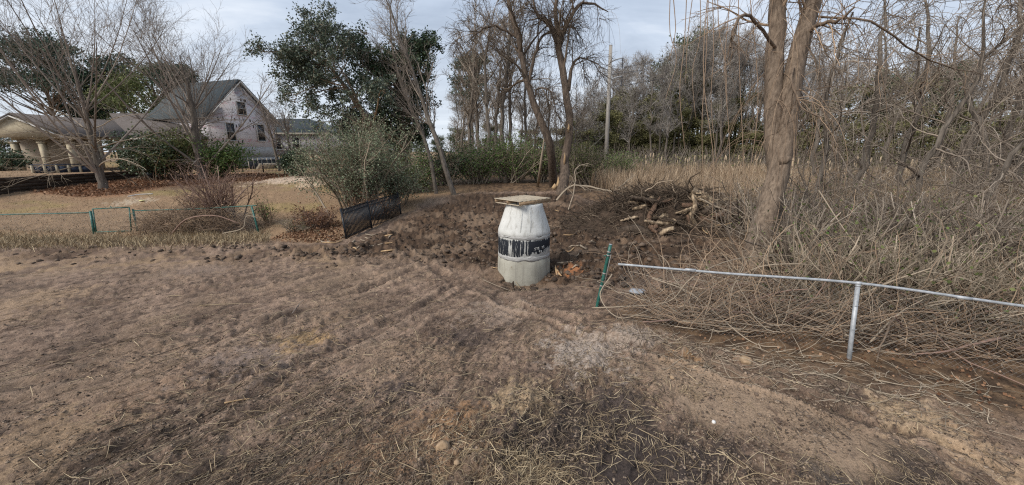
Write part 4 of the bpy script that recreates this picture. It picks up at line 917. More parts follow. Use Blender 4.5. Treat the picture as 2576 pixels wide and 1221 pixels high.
for k, (x_, d2, w_, h_, mt, nl, lab) in enumerate((
        (395, 32.5, 2.6, 3.2, 'leaf_dark', 9000, 'dark evergreen shrub before the tan house wall, left of the bare shade tree'),
        (455, 33.2, 2.6, 3.6, 'leaf_olive', 9000, 'olive evergreen shrub beneath the second bare shade tree'),
        (560, 34.5, 2.4, 2.9, 'leaf_green', 7000, 'green shrub in front of the pink house, right of the bare shade tree'),
        (745, 36.5, 1.5, 2.0, 'leaf_dark', 7000, 'compact dark green shrub at the back of the lawn beside the black picket fence'),
        (20, 34.0, 2.0, 1.6, 'leaf_dark', 5000, 'dark shrub under the porch arches at far left'))):
    b_ = GD(x_, d2); bush('evergreen_shrub', lab, b_, w_, w_ * .8, h_, M[mt], nl, .17, M['twig_brown'], 34, seed=k)
# F. leaning evergreen
b_ = GD(1000, 25.0); lt = trunkpath([b_ - (.0, 0, .3), P(968, 360, 24.5), P(915, 285, 24), P(865, 215, 23.6), P(822, 155, 23.2), P(785, 100, 23)], [.24, .18, .15, .12, .08, .03], 18)
tree('leaning_evergreen_tree', 'evergreen tree leaning far to the left over the lawn with a dark leafy crown', b_, [lt],
     [(34, .26, 1, 35, 80, 1.6, 4.2, 10, .07, -.015, .42, .03, 6, (-.38, 0, -.25)), (7, .2, 1, 25, 60, .9, 2.0, 7, .10, -.02, .5, .016, 4), (6, .2, 1, 25, 60, .4, .9, 5, .12, -.02, .6, .009, 3)],
     M['bark_brown'], M['twig_brown'], rng, leaf=(M['leaf_oak'], 34000, .12, .36, .10, (1, 2, 2, 2)))
# G. dark evergreen oak
b_ = GD(1018, 29); h_ = 12.2
tree('dark_evergreen_tree', 'dense dark evergreen tree behind the leaning bare saplings', b_, [trunkpath([b_ - (0, 0, .3), b_ + (.1, 0, 3), b_ + (.0, 0, 6), b_ + (-.2, 0, 9.2)], [.34, .27, .19, .06])],
     [(46, .04, .95, 45, 88, 1.8, 4.4, 10, .07, .03, .42, .035, 6), (7, .2, 1, 25, 60, .9, 2.0, 7, .10, .01, .5, .018, 4), (6, .2, 1, 25, 60, .4, .9, 5, .12, 0, .6, .010, 3)],
     M['bark_brown'], M['twig_brown'], rng, leaf=(M['leaf_dark'], 46000, .145, .38, .11, (1, 2, 2, 2)))
# H. leaning bare saplings wrapped in twigs
b_ = GD(1145, 25)
for k, (px, lab, r_) in enumerate(((((1145, 480), (1098, 350), (1052, 225), (1005, 90), (960, -40)), 'bare sapling leaning left across the dark evergreen, its foot at the dirt edge', .15),
                                   (((1098, 462), (1075, 370), (1020, 240), (985, 120), (985, -20)), 'thin bare sapling with reddish twigs just left of the pale leaning sapling', .11))):
    pp = [P(a, c_, 24.6 + .4 * k) for a, c_ in px]; pp[0] = GD(px[0][0], 24.8 + .5 * k) - (0, 0, .2)
    tree('leaning_sapling', lab, pp[0] + (0, 0, .2), [trunkpath(pp, [r_ * 1.2, r_, r_ * .8, r_ * .5, r_ * .2])],
         [(22, .25, 1, 14, 40, 2.0, 4.4, 10, .07, .05, .32, .018, 5), (8, .15, 1, 18, 48, .9, 2.0, 7, .10, .03, .5, .010, 4), (5, .2, 1, 25, 60, .4, .9, 5, .14, 0, .6, .008, 3)], M['bark_grey'], M['twig_grey'], rng)
# I. grey-green privet over the broken fence
b_ = GD(900, 21.0)
bush('privet_shrub', 'tall grey-green privet shrub behind the leaning black picket fence', b_, 3.0, 1.7, 4.4, M['leaf_privet'], 19000, .085, M['twig_pale'], 44, .36, 21, twk=9)
b_ = GD(1000, 22.5)
bush('privet_shrub', 'thin yellow-green straggling shrub at the far end of the broken fence', b_, 1.6, 1.4, 2.6, M['leaf_privet'], 4500, .09, M['twig_pale'], 26, .34, 22)
for k, (x_, d2, w_, h_, mt, nl, lab) in enumerate((
        (1030, 26.0, 2.2, 2.6, 'leaf_green', 7000, 'low green shrub at the foot of the dark evergreen'), (1200, 30, 2.6, 3.0, 'leaf_green', 9000, 'bright green bramble mound left of the splintered twin trees'),
        (1285, 31, 2.8, 3.4, 'leaf_green', 9000, 'larger green bramble mound directly behind the manhole'), (1120, 29, 2.4, 2.6, 'leaf_dark', 6000, 'dark green shrub behind the pale leaning sapling'),
        (1360, 32, 2.0, 2.8, 'leaf_olive', 5000, 'olive shrub behind the left twin tree'), (1470, 31, 2.4, 3.0, 'leaf_olive', 6500, 'olive shrub between the right twin tree and the power pole'), (1555, 36, 2.4, 2.4, 'leaf_green', 5000, 'green shrub at the foot of the power pole'))):
    b_ = GD(x_, d2); bush('green_shrub', lab, b_, w_, w_ * .8, h_, M[mt], int(nl * .6), .12, M['twig_pale'], 48, seed=40 + k, twk=8)
# J. the splintered twin trees
M['raw_wood'] = mat_noise('raw_wood', (.32, .20, .105), (.52, .37, .21), 8, (1, 1, .2), .85, .6, .02)
M['bark_twin'] = mat_noise('bark_twin', (.05, .038, .03), (.16, .12, .09), 10, (1, 1, .25), .95, 1.0, .04)
def vines(anch, n, L0, L1, r_, rng, k=10, wan=.05, trop=-.35):
    a = anch[rng.integers(0, len(anch), n)]; Pt, Rt = grow(a, nrm(rng.normal(size=(n, 3)) * np.array([1, 1, .4])), rng.uniform(L0, L1, n), np.full(n, r_), k, wan, trop, rng, .5); return tubes(Pt, Rt, 3)
def twin(pts, lab, rad, scars, forks, nv):
    pp = [P(*q) for q in pts]; pp[0] = G(*pts[0][:2]) - (0, 0, .2)
    trs = [trunkpath(pp, rad, 18, .04)]
    o = tree('splintered_tree', lab, pp[0] + (0, 0, .2), trs, [(7, .45, 1, 28, 68, 2.2, 4.6, 10, .12, .02, .42, .05, 6), (7, .2, 1, 25, 65, 1.2, 2.6, 8, .12, -.02, .5, .02, 4), (6, .2, 1, 25, 65, .5, 1.2, 6, .14, -.05, .55, .010, 3)], M['bark_twin'], M['twig_dark'], rng)
    an = []
    for fk_, fr_ in forks:
        q, r_ = trunkpath([P(*w) for w in fk_], fr_, 12, .03); part('limb', tubes(q, r_, 8, .08), M['bark_twin'], o); an.append(q)
        c2 = canopy(q[None], r_[None], [(9, .2, 1, 30, 65, 1.2, 3.2, 9, .12, -.01, .45, .03, 5), (7, .2, 1, 25, 65, .8, 1.8, 7, .13, -.06, .5, .014, 4), (5, .2, 1, 25, 65, .4, 1.0, 5, .14, -.08, .55, .009, 3)], rng); part('branches', [tubes(a, b2, s_) for a, b2, s_ in c2], M['twig_dark'], o); an.append(c2[0][0].reshape(-1, 3))
    an.append(trs[0][0][8:]); an = np.concatenate(an)
    part('hanging_vines', vines(an, nv * 2, .8, 3.6, .008, rng), M['twig_dark'], o)
    for (x_, y_, d2), w, h_ in scars:
        c_ = P(x_, y_, d2); part('split_wood', tube([c_ - (0, 0, h_), c_ - (w * .2, .02, h_ * .4), c_ + (w * .2, -.02, h_ * .3), c_ + (0, 0, h_)], [.02, w, w * .8, .01], 7, lump=.4), M['raw_wood'], o)
    return o
D2 = 25.0
twin([(1393, 470, D2), (1383, 370, D2), (1360, 300, D2), (1328, 215, D2), (1308, 120, D2), (1283, 20, D2), (1268, -60, D2)], 'left of the twin bare trees behind the manhole, leaning left with hanging vines', [.33, .28, .25, .21, .18, .14, .10],
     [], [([(1302, 95, D2), (1255, 68, D2), (1220, 70, D2 - .5), (1185, 95, D2 - 1)], [.10, .08, .06, .02]), ([(1330, 215, D2), (1348, 130, D2), (1365, 90, D2 + .3), (1400, 80, D2)], [.12, .1, .07, .03]), ([(1340, 260, D2), (1352, 225, D2), (1385, 232, D2 - .4), (1400, 290, D2 - .6)], [.08, .06, .05, .015])], 130)
twin([(1410, 492, D2 - .3), (1422, 410, D2 - .3), (1432, 330, D2 - .3), (1425, 240, D2 - .3), (1405, 130, D2 - .3), (1400, 60, D2 - .3), (1398, -60, D2 - .3)], 'right of the twin bare trees, forked high up with torn orange wood at its foot', [.38, .28, .25, .23, .20, .14, .10],
     [((1430, 323, D2 - .62), .09, .3), ((1404, 462, D2 - .72), .12, .42), ((1420, 400, D2 - .66), .07, .4), ((1395, 470, D2 - .75), .14, .2), ((1412, 490, D2 - .8), .1, .2)],
     [([(1402, 110, D2 - .3), (1380, 58, D2 - .3), (1352, 38, D2 - .6), (1335, -30, D2 - .6)], [.14, .11, .09, .05]), ([(1404, 112, D2 - .3), (1435, 45, D2 - .3), (1470, 5, D2 - .2), (1530, 30, D2 - .2)], [.17, .13, .1, .03]), ([(1430, 228, D2 - .3), (1440, 170, D2 - .3), (1462, 145, D2 - .2), (1510, 165, D2)], [.14, .1, .05, .02])], 150)
bd = G(1352, 470); o = part('dead_stem', tube([bd - (0, 0, .1), P(1362, 400, D2 + 1), P(1372, 330, D2 + 1)], [.1, .08, .05], 7, lump=.1), M['twig_pale'], None, loc=bd); tag(o, 'pale broken stem leaning on the left twin tree', 'stem')

# ------------------------------------------------------------------ kinds of woodland tree, copied along the treelines
def proto_bare(name, lab, h_, r_, rng, twig, lev=None, grp=None, vin=0, thick=1.0):
    b_ = np.zeros(3); tr = trunkpath([b_ - (0, 0, .3), b_ + (rng.normal(0, .2), rng.normal(0, .2), h_ * .35), b_ + (rng.normal(0, .5), rng.normal(0, .5), h_ * .7), b_ + (rng.normal(0, .7), rng.normal(0, .7), h_)], [r_ * 1.2, r_, r_ * .7, .04], 16, h_ * .006)
    lev = lev or [(18, .35, .97, 20, 55, h_ * .14, h_ * .32, 9, .08, .04, .45, .035 * thick, 5), (8, .2, 1, 25, 55, h_ * .05, h_ * .12, 7, .10, .02, .5, .022 * thick, 3), (6, .2, 1, 25, 60, h_ * .025, h_ * .06, 4, .12, 0, .6, .014 * thick, 3)]
    o = tree(name, lab, b_, [tr], lev, M['bark_grey'], twig, rng, grp, sides=7)
    if vin: part('hanging_vines', vines(np.concatenate([tr[0][6:], ]), vin, h_ * .1, h_ * .35, .012, rng), twig, o)
    return o
def proto_green(name, lab, h_, w_, mat, nl, L, rng, grp, low=.12):
    b_ = np.zeros(3); tr = trunkpath([b_ - (0, 0, .3), b_ + (.1, 0, h_ * .4), b_ + (.0, .1, h_ * .95)], [.26, .18, .03], 14)
    lev = [(34, low, .97, 45, 85, w_ * .45, w_ * 1.05, 8, .08, .03, .4, .03, 5), (6, .25, 1, 25, 60, w_ * .2, w_ * .4, 6, .1, 0, .5, .02, 3)]
    return tree(name, lab, b_, [tr], lev, M['bark_brown'], M['twig_brown'], rng, grp, leaf=(mat, nl, L, .34, L * 1.1, (0, 1, 1)), sides=7)
rp = np.random.default_rng(5)
GW = 'trees of the wood beyond the marsh'
far_bare = [proto_bare('woodland_tree', 'tall leafless grey tree in the far wood beyond the cattails', 19 + 2 * k, .14 + .02 * k, rp, M['twig_far'], grp=GW, thick=1.6, lev=[(22, .3, .97, 20, 60, 2.6, 6.2, 9, .08, .03, .45, .05, 4), (8, .2, 1, 25, 60, 1.1, 2.6, 6, .10, .01, .5, .030, 3), (8, .2, 1, 25, 65, .5, 1.4, 4, .12, 0, .6, .019, 3)]) for k in range(4)]
far_green = [proto_green('woodland_tree', 'olive-green leafy tree in the far wood beyond the cattails', 13 + 2 * k, 3.4 + .3 * k, M['leaf_olive_far'], 9500, .30, rp, GW, .08) for k in range(2)] + \
            [proto_green('woodland_tree', 'dark green broadleaf crown in the far wood beyond the cattails', 18, 3.6, M['leaf_wood'], 4500, .40, rp, GW, .4)]
first = set()
def put(pr, x_, d2, s=1.0, lab=None, rng=rp, h_=None, squash=1.0, group=None):
    o = pr if pr.name not in first else copy_tree(pr); first.add(pr.name)
    b_ = GD(x_, d2); place(o, b_ - (0, 0, .15), rng.uniform(0, 6.28), (s, s, s * squash), lab)
    if group: o['group'] = group
    return o
def topline(x):                   # height of the skyline of the wood, in picture rows
    return np.interp(x, [1150, 1260, 1330, 1460, 1500, 1545, 1600, 1640, 1700, 1760, 1850, 2000, 2200, 2600], [205, 225, 240, 235, 215, 165, 140, 150, 95, 85, 85, 130, 150, 140])
for x_ in np.concatenate([np.linspace(1150, 2640, 82), np.linspace(1430, 1880, 24)]):
    xj = x_ + rp.uniform(-12, 12); d2 = rp.uniform(52, 78) if xj < 1900 else rp.uniform(46, 76); k = rp.integers(0, 4); pr = far_bare[k]
    top = P(xj, topline(xj) + rp.uniform(-10, 55), d2)[2]; b_ = GD(xj, d2)[2]; s = (top - b_) / (20.5 + 2 * k); put(pr, xj, d2, max(s, .3) ** .7 * .95, squash=max(s, .3) ** .3 / .95)
for x_, yt, d2, k in ((1560, 265, 66, 0), (1590, 300, 60, 1), (1640, 290, 61, 0), (1700, 270, 61, 1), (1760, 300, 60, 0), (1820, 300, 60, 1), (1930, 280, 60, 0), (1980, 250, 58, 1), (2060, 250, 56, 0), (2380, 280, 46, 0), (2460, 300, 42, 1), (2300, 320, 44, 1), (2540, 340, 38, 0), (2620, 320, 38, 1), (1618, 250, 66, 0), (1655, 225, 67, 1), (1690, 185, 68, 0), (1725, 190, 66, 1), (1530, 275, 58, 1), (1500, 280, 57, 0), (1475, 290, 62, 1), (1445, 300, 60, 0), (1515, 255, 66, 0), (1545, 240, 64, 1), (1570, 225, 68, 0), (1600, 240, 66, 1), (1460, 320, 54, 1), (1400, 320, 60, 0), (1330, 320, 62, 1), (1240, 310, 62, 0), (1170, 320, 60, 1), (1700, 110, 72, 2), (1745, 95, 74, 2),
                       (1645, 160, 74, 2), (1800, 260, 62, 0), (1845, 240, 60, 1), (1890, 230, 60, 0), (1810, 130, 74, 2), (1770, 330, 58, 1), (1870, 330, 55, 0), (2100, 210, 52, 1), (2180, 180, 52, 2), (2260, 200, 48, 0), (2330, 170, 50, 2), (2420, 250, 44, 1),
                       (2520, 290, 40, 0), (2030, 280, 54, 0), (1460, 330, 55, 1), (1420, 345, 52, 0), (1350, 340, 50, 1), (2570, 240, 42, 1), (1640, 330, 58, 1), (2140, 310, 48, 0), (2220, 300, 46, 1)):
    b_ = GD(x_, d2)[2]; top = P(x_, yt, d2)[2]; s = (top - b_) / ((13, 15, 18)[k]); put(far_green[k], x_, d2, s ** .5, squash=s ** .5)
# nearer bare trees: left of the twin trees and on the right behind the thicket
GM = 'bare trees behind the brambles'
mid = [proto_bare('bare_woodland_tree', 'bare woodland tree hung with vines between the dark evergreen and the twin trees', 15 + k, .20, rp, M['twig_thicket'], grp=GM, vin=70, thick=1.2) for k in range(3)]
for k, (x_, d2, h_) in enumerate(((1182, 38, 12), (1208, 41, 15), (1232, 36, 14.5), (1262, 38, 16), (1290, 40, 15), (1322, 42, 14), (1246, 46, 15), (1165, 45, 10), (1375, 44, 10), (1345, 48, 11), (1440, 46, 9))):
    put(mid[k % 3], x_, d2, h_ / (15 + k % 3))
GR = 'bare trees of the right-hand thicket'
tang = [(15, .10, .97, 25, 80, 1.6, 3.8, 10, .13, .0, .42, .022, 5), (6, .15, 1, 25, 75, .8, 1.9, 8, .15, -.03, .5, .012, 4), (4, .2, 1, 25, 75, .35, .9, 5, .16, -.03, .6, .008, 3)]
thk = [proto_bare('thicket_tree', 'spindly bare tree in the vine-hung thicket right of the big leaning trunk', 8.5 + k, .10 + .01 * k, rp, M['twig_thicket'], tang, GR, vin=60) for k in range(4)]
for k, (x_, d2, h_) in enumerate(((2010, 17, 8), (2130, 19, 10), (2250, 21, 11), (2310, 16, 8.5), (2370, 22, 12), (2430, 17, 9), (2490, 24, 13), (2550, 18, 10), (2610, 15, 9), (2040, 25, 11), (2160, 27, 11), (2400, 30, 12),
                                   (2520, 31, 14), (2220, 34, 13), (2340, 36, 15), (2570, 27, 12), (1985, 30, 11), (2650, 22, 12), (2700, 17, 11), (2480, 12.5, 6.5))):
    put(thk[k % 4], x_, d2, h_ / (8.5 + k % 4), lab=('short ' if h_ < 9 else 'tall ' if h_ > 11.5 else '') + 'spindly bare tree ' + ('in the front' if d2 < 20 else 'in the back') + ' of the right-hand thicket' + (' beside the big leaning trunk' if x_ < 2170 else ' at the right edge' if x_ > 2430 else ''))
# ------------------------------------------------------------------ the big double-trunked tree at the right
D = 9.7; D_ = lambda *q: P(q[0], q[1], q[2] if len(q) > 2 else D)
bt = G(1893, 692); bt = GD(1893, D) if abs(bt[1] - D) > 3 else bt
leanr = [bt - (.05, 0, .25), bt + (.0, 0, .12), D_(1918, 570), D_(1945, 480), D_(1968, 390), D_(1984, 270), D_(2000, 170), D_(2024, 80), D_(2052, -30), D_(2075, -170)]
upr = [D_(1955, 430, D + .1), D_(1946, 360, D + .12), D_(1944, 260, D + .15), D_(1950, 140, D + .15), D_(1957, 20, D + .1), D_(1962, -120, D)]
bigt = tree('double_trunk_tree', 'big grey-brown double-trunked tree leaning right behind the silver rail', bt - (0, 0, .1),
            [trunkpath(leanr, [.43, .33, .275, .25, .24, .225, .21, .195, .18, .15], 22, .015), trunkpath(upr, [.20, .20, .20, .20, .19, .15], 22, .012)],
            [(4, .7, 1, 30, 75, 1.2, 2.6, 10, .11, -.02, .2, .02, 6), (7, .2, 1, 25, 70, .8, 1.8, 8, .13, -.06, .5, .012, 4), (6, .2, 1, 25, 70, .3, .8, 6, .15, -.1, .6, .005, 3)], M['bark_near'], M['twig_brown'], rng, sides=18, lump=.07)
kn = D_(1978, 402, D - .24); part('burl', tube([kn + (-.08, .1, -.05), kn, kn + (.08, -.05, .03)], [.13, .10, .045], 9, lump=.3), M['bark_near'], bigt)
for q, r_ in (([D_(2020, 92), D_(2060, 62, D - .4), D_(2110, 52, D - .8), D_(2150, 18, D - 1)], [.06, .05, .04, .02]), ([D_(2000, 160), D_(1990, 200, D - .5), D_(2015, 268, D - .8), D_(2070, 300, D - 1)], [.03, .025, .02, .01]),
              ([D_(1950, 120), D_(1880, 40, D - 1), D_(1845, 75, D - 1.3), D_(1838, 120, D - 1.3)], [.04, .036, .03, .018]), ([D_(2040, 40), D_(2200, 60, D - .5), D_(2330, 150, D), D_(2480, 190, D + .5)], [.03, .025, .02, .008])):
    a, b2 = trunkpath(q, r_, 14, .015); lm = part('limb', tubes(a, b2, 8, .08), M['bark_brown'], bigt)
    c2 = canopy(a[None], b2[None], [(8, .2, 1, 30, 75, .6, 1.7, 9, .13, -.05, .4, .010, 4), (6, .2, 1, 30, 75, .3, .8, 6, .15, -.08, .5, .005, 3)], rng); tag(part('twigs', [tubes(x_, y_, s_) for x_, y_, s_ in c2], M['twig_brown'], lm), kind='stuff')
an = np.concatenate([trunkpath(leanr[5:], [.1] * 5, 20)[0], trunkpath(upr[1:], [.1] * 5, 20)[0]])
part('hanging_vines', vines(an + rng.normal(0, .12, an.shape), 130, 1.2, 4.0, .008, rng, 14, .06, -.22), M['twig_brown'], bigt)
# long free-hanging vines left of it
hv = []
for x_, y1, d2 in ((1722, 380, 9), (1690, 250, 9.4), (1752, 300, 10), (1700, 150, 8.5), (1772, 520, 9.2), (1782, 690, 8.6), (1858, 620, 9.2), (1835, 560, 9.8), (1812, 260, 8.8), (1742, 210, 9.6), (1893, 480, 9.0), (1795, 430, 9.5)):
    q = [P(x_ + rng.uniform(-25, 25), -160, d2), P(x_ + rng.uniform(-14, 14), y1 * .25, d2), P(x_ + rng.uniform(-14, 14), y1 * .6, d2), P(x_ + rng.uniform(-20, 20), y1, d2)]
    hv.append(tube(spline(q, 14), np.linspace(.012, .006, 14), 4))
ORD = 'first second third fourth fifth sixth seventh eighth ninth tenth eleventh twelfth'.split()
for k, q in enumerate(sorted(hv, key=lambda v: v[0][:, 0].mean())):
    o = part('hanging_vine', q, M['twig_brown'], None, loc=q[0].mean(0)); tag(o, ORD[k] + ' from the left of the bare vines dangling left of the big double trunk', 'vine', 'dangling vines')

# ------------------------------------------------------------------ brush, brambles and vines behind the silver rail
rb_ = np.random.default_rng(77)
GB = 'bare bramble bushes behind the silver rail'
def proto_bramble(h_, k, twig):
    return bush('bramble_bush', 'bare tangled bramble bush behind the silver fence rail', np.zeros(3), h_ * .9, h_ * .9, h_, M['leaf_olive'], 200, .06, twig, 30, .4, 60 + k, parent_group=GB, twk=6)
brm = [proto_bramble(1.6, 0, M['twig_pale']), proto_bramble(2.1, 1, M['twig_thicket']), proto_bramble(2.7, 2, M['twig_thicket'])]
spots = [(1990, 9.2, 1), (2090, 9.6, 1), (2210, 10.5, 2), (2330, 9.2, 1), (2450, 9.8, 1), (2560, 8.6, 1), (2640, 9, 2), (2060, 7.6, 0), (2190, 7.6, 0), (2320, 7.2, 0), (2450, 7.0, 0),
         (2630, 6.8, 0), (2000, 13, 2), (2150, 13, 2), (2300, 13.4, 2), (2450, 12.6, 2), (2720, 7.5, 1), (2080, 17, 2), (2380, 17, 2), (1930, 12.5, 1), (1915, 15.5, 2)]
for x_, d2, k in spots: put(brm[k], x_, d2, rb_.uniform(.8, 1.15), rng=rb_, lab=('low pale', 'waist-high brown', 'tall brown')[k] + ' bramble bush ' + ('close behind the silver rail' if d2 < 8.8 else 'farther back in the thicket') + (', left of the line post' if x_ < 2160 else ', right of the line post'))
# arching canes and fallen vines, too many to count
n = 2300
px = rb_.uniform(1640, 2750, n); dd = 6.4 + rb_.random(n) ** 1.6 * 6.5 - np.clip((px - 1560) / 1200, 0, 1) * .9; dd = np.maximum(dd, np.interp(px, [1555, 2160, 2576], [6.85, 5.8, 5.3])) + rb_.random(n) * .5
X = (px - CX) / FPX * dd; Y = (dd - 3.1 * SP) / CP; keep = ~((px < 1820) & (dd > 8.2)); X, Y = X[keep], Y[keep]; Zb = ground_z(X, Y); n = len(X)
an = rb_.uniform(0, 6.283, n); el = rb_.uniform(.0, 1.3, n); d0 = np.stack([np.cos(an) * np.cos(el), np.sin(an) * np.cos(el) * .8, np.sin(el)], -1)
Pt, Rt = grow(np.stack([X, Y, Zb + .02], -1), nrm(d0), rb_.uniform(.5, 2.4, n), rb_.uniform(.004, .011, n), 12, .2, rb_.normal(-.03, .05), rb_, .45)
Pt[:, :, 2] = np.maximum(Pt[:, :, 2], Zb[:, None] + .02 + rb_.random((n, 1)) * .25)
fy = np.interp(Pt[:, :, 0], [ra[0], rb[0], rc[0], rd[0]], [ra[1], rb[1], rc[1], rd[1]]) + .06; Pt[:, :, 1] = np.where(Pt[:, :, 0] > ra[0], np.maximum(Pt[:, :, 1], fy), Pt[:, :, 1])
hf = n // 4; o = part('fallen_vines', tubes(Pt[:hf], Rt[:hf], 4), M['twig_pale'], None); tag(o, 'mat of pale fallen vines and canes heaped behind the silver rail', 'vines', kind='stuff')
o = part('fallen_vines', tubes(Pt[hf:], Rt[hf:], 4), M['twig_brown'], None); tag(o, 'darker brown vines tangled through the heap behind the silver rail', 'vines', kind='stuff')
n = 90; px = rb_.uniform(1700, 2700, n); dd = np.interp(px, [1555, 2160, 2576], [7.2, 6.1, 5.6]) + rb_.random(n) * 1.6; X = (px - CX) / FPX * dd; Y = (dd - 3 * SP) / CP; an = rb_.uniform(0, 6.283, n)
Pt, Rt = grow(np.stack([X, Y, ground_z(X, Y) + rb_.random(n) * .5], -1), nrm(np.stack([np.cos(an), np.sin(an) * .4, rb_.normal(.1, .3, n)], -1)), rb_.uniform(.6, 1.8, n), rb_.uniform(.012, .024, n), 9, .09, -.01, rb_, .4); Pt[:, :, 2] = np.maximum(Pt[:, :, 2], ground_z(X, Y)[:, None] + .03)
for k in range(n):
    o = part('cut_branch', tubes(Pt[k], Rt[k], 6, .15, rb_, True), M[('log_dark0', 'twig_red', 'twig_dark')[k % 3]] if k % 3 else M['bark_brown'], None, loc=Pt[k, 0]); tag(o, ('dark bark-covered', 'reddish-brown', 'thin dark brown')[k % 3] + ' cut branch lying in the brush behind the silver rail', 'branch', 'cut branches in the brush')
# a few thick single canes one can follow
GC = [([(1490, 775, 7.4), (1560, 772, 7.0), (1680, 760, 6.7), (1740, 700, 6.4), (1840, 655, 6.9), (1960, 640, 7.6)], 'long tan vine arching from the green post over the rail'),
      ([(1870, 690, 7.6), (1930, 668, 7.3), (2050, 668, 7.2), (2180, 700, 7.4), (2230, 690, 7.4), (2240, 660, 7.4), (2190, 655, 7.6)], 'thick looping vine lying along the rail right of the big tree'),
      ([(2040, 560, 8.6), (2100, 640, 7.8), (2170, 690, 7.0)], 'straight grey cane slanting down behind the line post'), ([(2060, 480, 9.0), (2140, 600, 8.0), (2230, 690, 7.4)], 'second straight cane slanting down to the rail'),
      ([(2190, 860, 5.9), (2260, 790, 6.1), (2330, 750, 6.3)], 'white bleached branch behind the net right of the line post'), ([(2180, 900, 5.85), (2290, 850, 6.0), (2420, 840, 6.1)], 'pale branch lying low behind the net right of the line post'),
      ([(1640, 700, 7.6), (1740, 740, 7.0), (1880, 870, 6.2), (1960, 905, 6.0)], 'grey-green cane slanting down under the silver rail'), ([(1540, 690, 7.6), (1510, 745, 7.5), (1560, 800, 7.0), (1660, 770, 6.9)], 'curved pale cane beside the green post')]
for q, lab in GC:
    pts = [P(*w) for w in q]
    for p_ in pts: p_[2] = max(p_[2], gz(p_[0], p_[1]) + .03)
    r_ = .017 if 'thick' in lab else .013; c_ = spline(pts, 26); o = part('vine_cane', tube(c_, np.linspace(r_, r_ * .6, 26), 7), M['twig_pale'], None, loc=pts[0]); tag(o, lab, 'vine')
n = 420; px = rb_.uniform(1560, 2500, n); fd = np.interp(px, [1555, 2160, 2576], [6.6, 5.55, 5.0]) - rb_.random(n) ** 1.5 * 1.0; X = (px - CX) / FPX * fd; Y = (fd - 3.05 * SP) / CP; an = rb_.uniform(0, 6.283, n)
Pt, Rt = grow(np.stack([X, Y, ground_z(X, Y) + .02], -1), np.stack([np.cos(an), np.sin(an) * .5, rb_.uniform(0, .25, n)], -1), rb_.uniform(.08, .45, n), rb_.uniform(.002, .007, n), 8, .13, -.03, rb_, .5); Pt[:, :, 2] = np.maximum(Pt[:, :, 2], ground_z(Pt[:, :, 0].ravel(), Pt[:, :, 1].ravel()).reshape(n, -1) + .012)
o = part('broken_twigs', tubes(Pt, Rt, 4), M['twig_pale'], None); tag(o, 'broken twigs strewn on the soil along the foot of the silver-railed fence', 'twigs', kind='stuff')
# evergreen leaves caught in the thicket
n = 2200; px = rb_.uniform(1960, 2600, n); dd = rb_.uniform(8, 13, n); X = (px - CX) / FPX * dd; Y = (dd - 2 * SP) / CP; k = fbm(X * 1.3, Y * 1.3, 88, 3) > .53; X, Y = X[k], Y[k]
pos = np.stack([X, Y, ground_z(X, Y) + rb_.random(len(X)) ** 1.5 * 1.5], -1); o = part('creeper_leaves', leaves(pos, .07, .4, rb_), M['leaf_green'], None, False); tag(o, 'scattered green creeper leaves low in the thicket', 'leaves', kind='stuff')

# ------------------------------------------------------------------ marsh: reeds and cattails
n = 62000; px = rb_.uniform(1480, 2720, n); dd = 1 / rb_.uniform(1 / 62, 1 / 15.5, n); near_ = np.interp(px, [1480, 1580, 1700, 1860, 1980, 2700], [30, 22, 20, 17, 14, 13]); k = dd > near_; px, dd = px[k], dd[k]
X = (px - CX) / FPX * dd; Y = (dd - 3.2 * SP) / CP; k = fbm(X * .35, Y * .35, 91, 3) > .36; X, Y = X[k], Y[k]; n = len(X); Zb = base_h(X, Y)
hgt = rb_.uniform(.8, 1.9, n) * (.75 + .6 * fbm(X * .2, Y * .2, 95, 2)); an = rb_.uniform(0, 6.28, n); ln = rb_.uniform(.05, .5, n); s = np.array([0, .45, .8, 1.0])
Pt = np.stack([X[:, None] + np.cos(an)[:, None] * ln[:, None] * s ** 2 * hgt[:, None], Y[:, None] + np.sin(an)[:, None] * ln[:, None] * s ** 2 * hgt[:, None], Zb[:, None] - .05 + hgt[:, None] * (s - .25 * ln[:, None] * s ** 3)], -1)
wd = (.007 + .00035 * np.hypot(X, Y))[:, None] * np.array([1, .9, .6, .15]); o = part('marsh_reeds', ribbons(Pt, wd, rb_), M['reed'], None, False); tag(o, 'tan dead reeds and grasses filling the marsh', 'reeds', kind='stuff')
cat_p = part('cattail', [tube([(0, 0, 0), (.02, 0, 1.2), (.03, 0, 2.0)], [.02, .016, .012], 4), tube([(.03, 0, 1.95), (.03, 0, 2.05), (.035, 0, 2.35), (.04, 0, 2.45)], [.02, .055, .05, .01], 6)], M['reed_head'], None)
tag(cat_p, 'pale cattail with a fluffy seed head at the far edge of the marsh', 'cattail', 'cattails along the far marsh edge')
for k in range(110):
    o = cat_p if k == 0 else copy_tree(cat_p); x_ = rb_.uniform(1560, 2560); d2 = rb_.uniform(34, 58) if x_ < 1900 else rb_.uniform(22, 45); place(o, GD(x_, d2), rb_.uniform(0, 6.28), rb_.uniform(.75, 1.15), tilt=(rb_.normal(0, .05), rb_.normal(0, .05)))
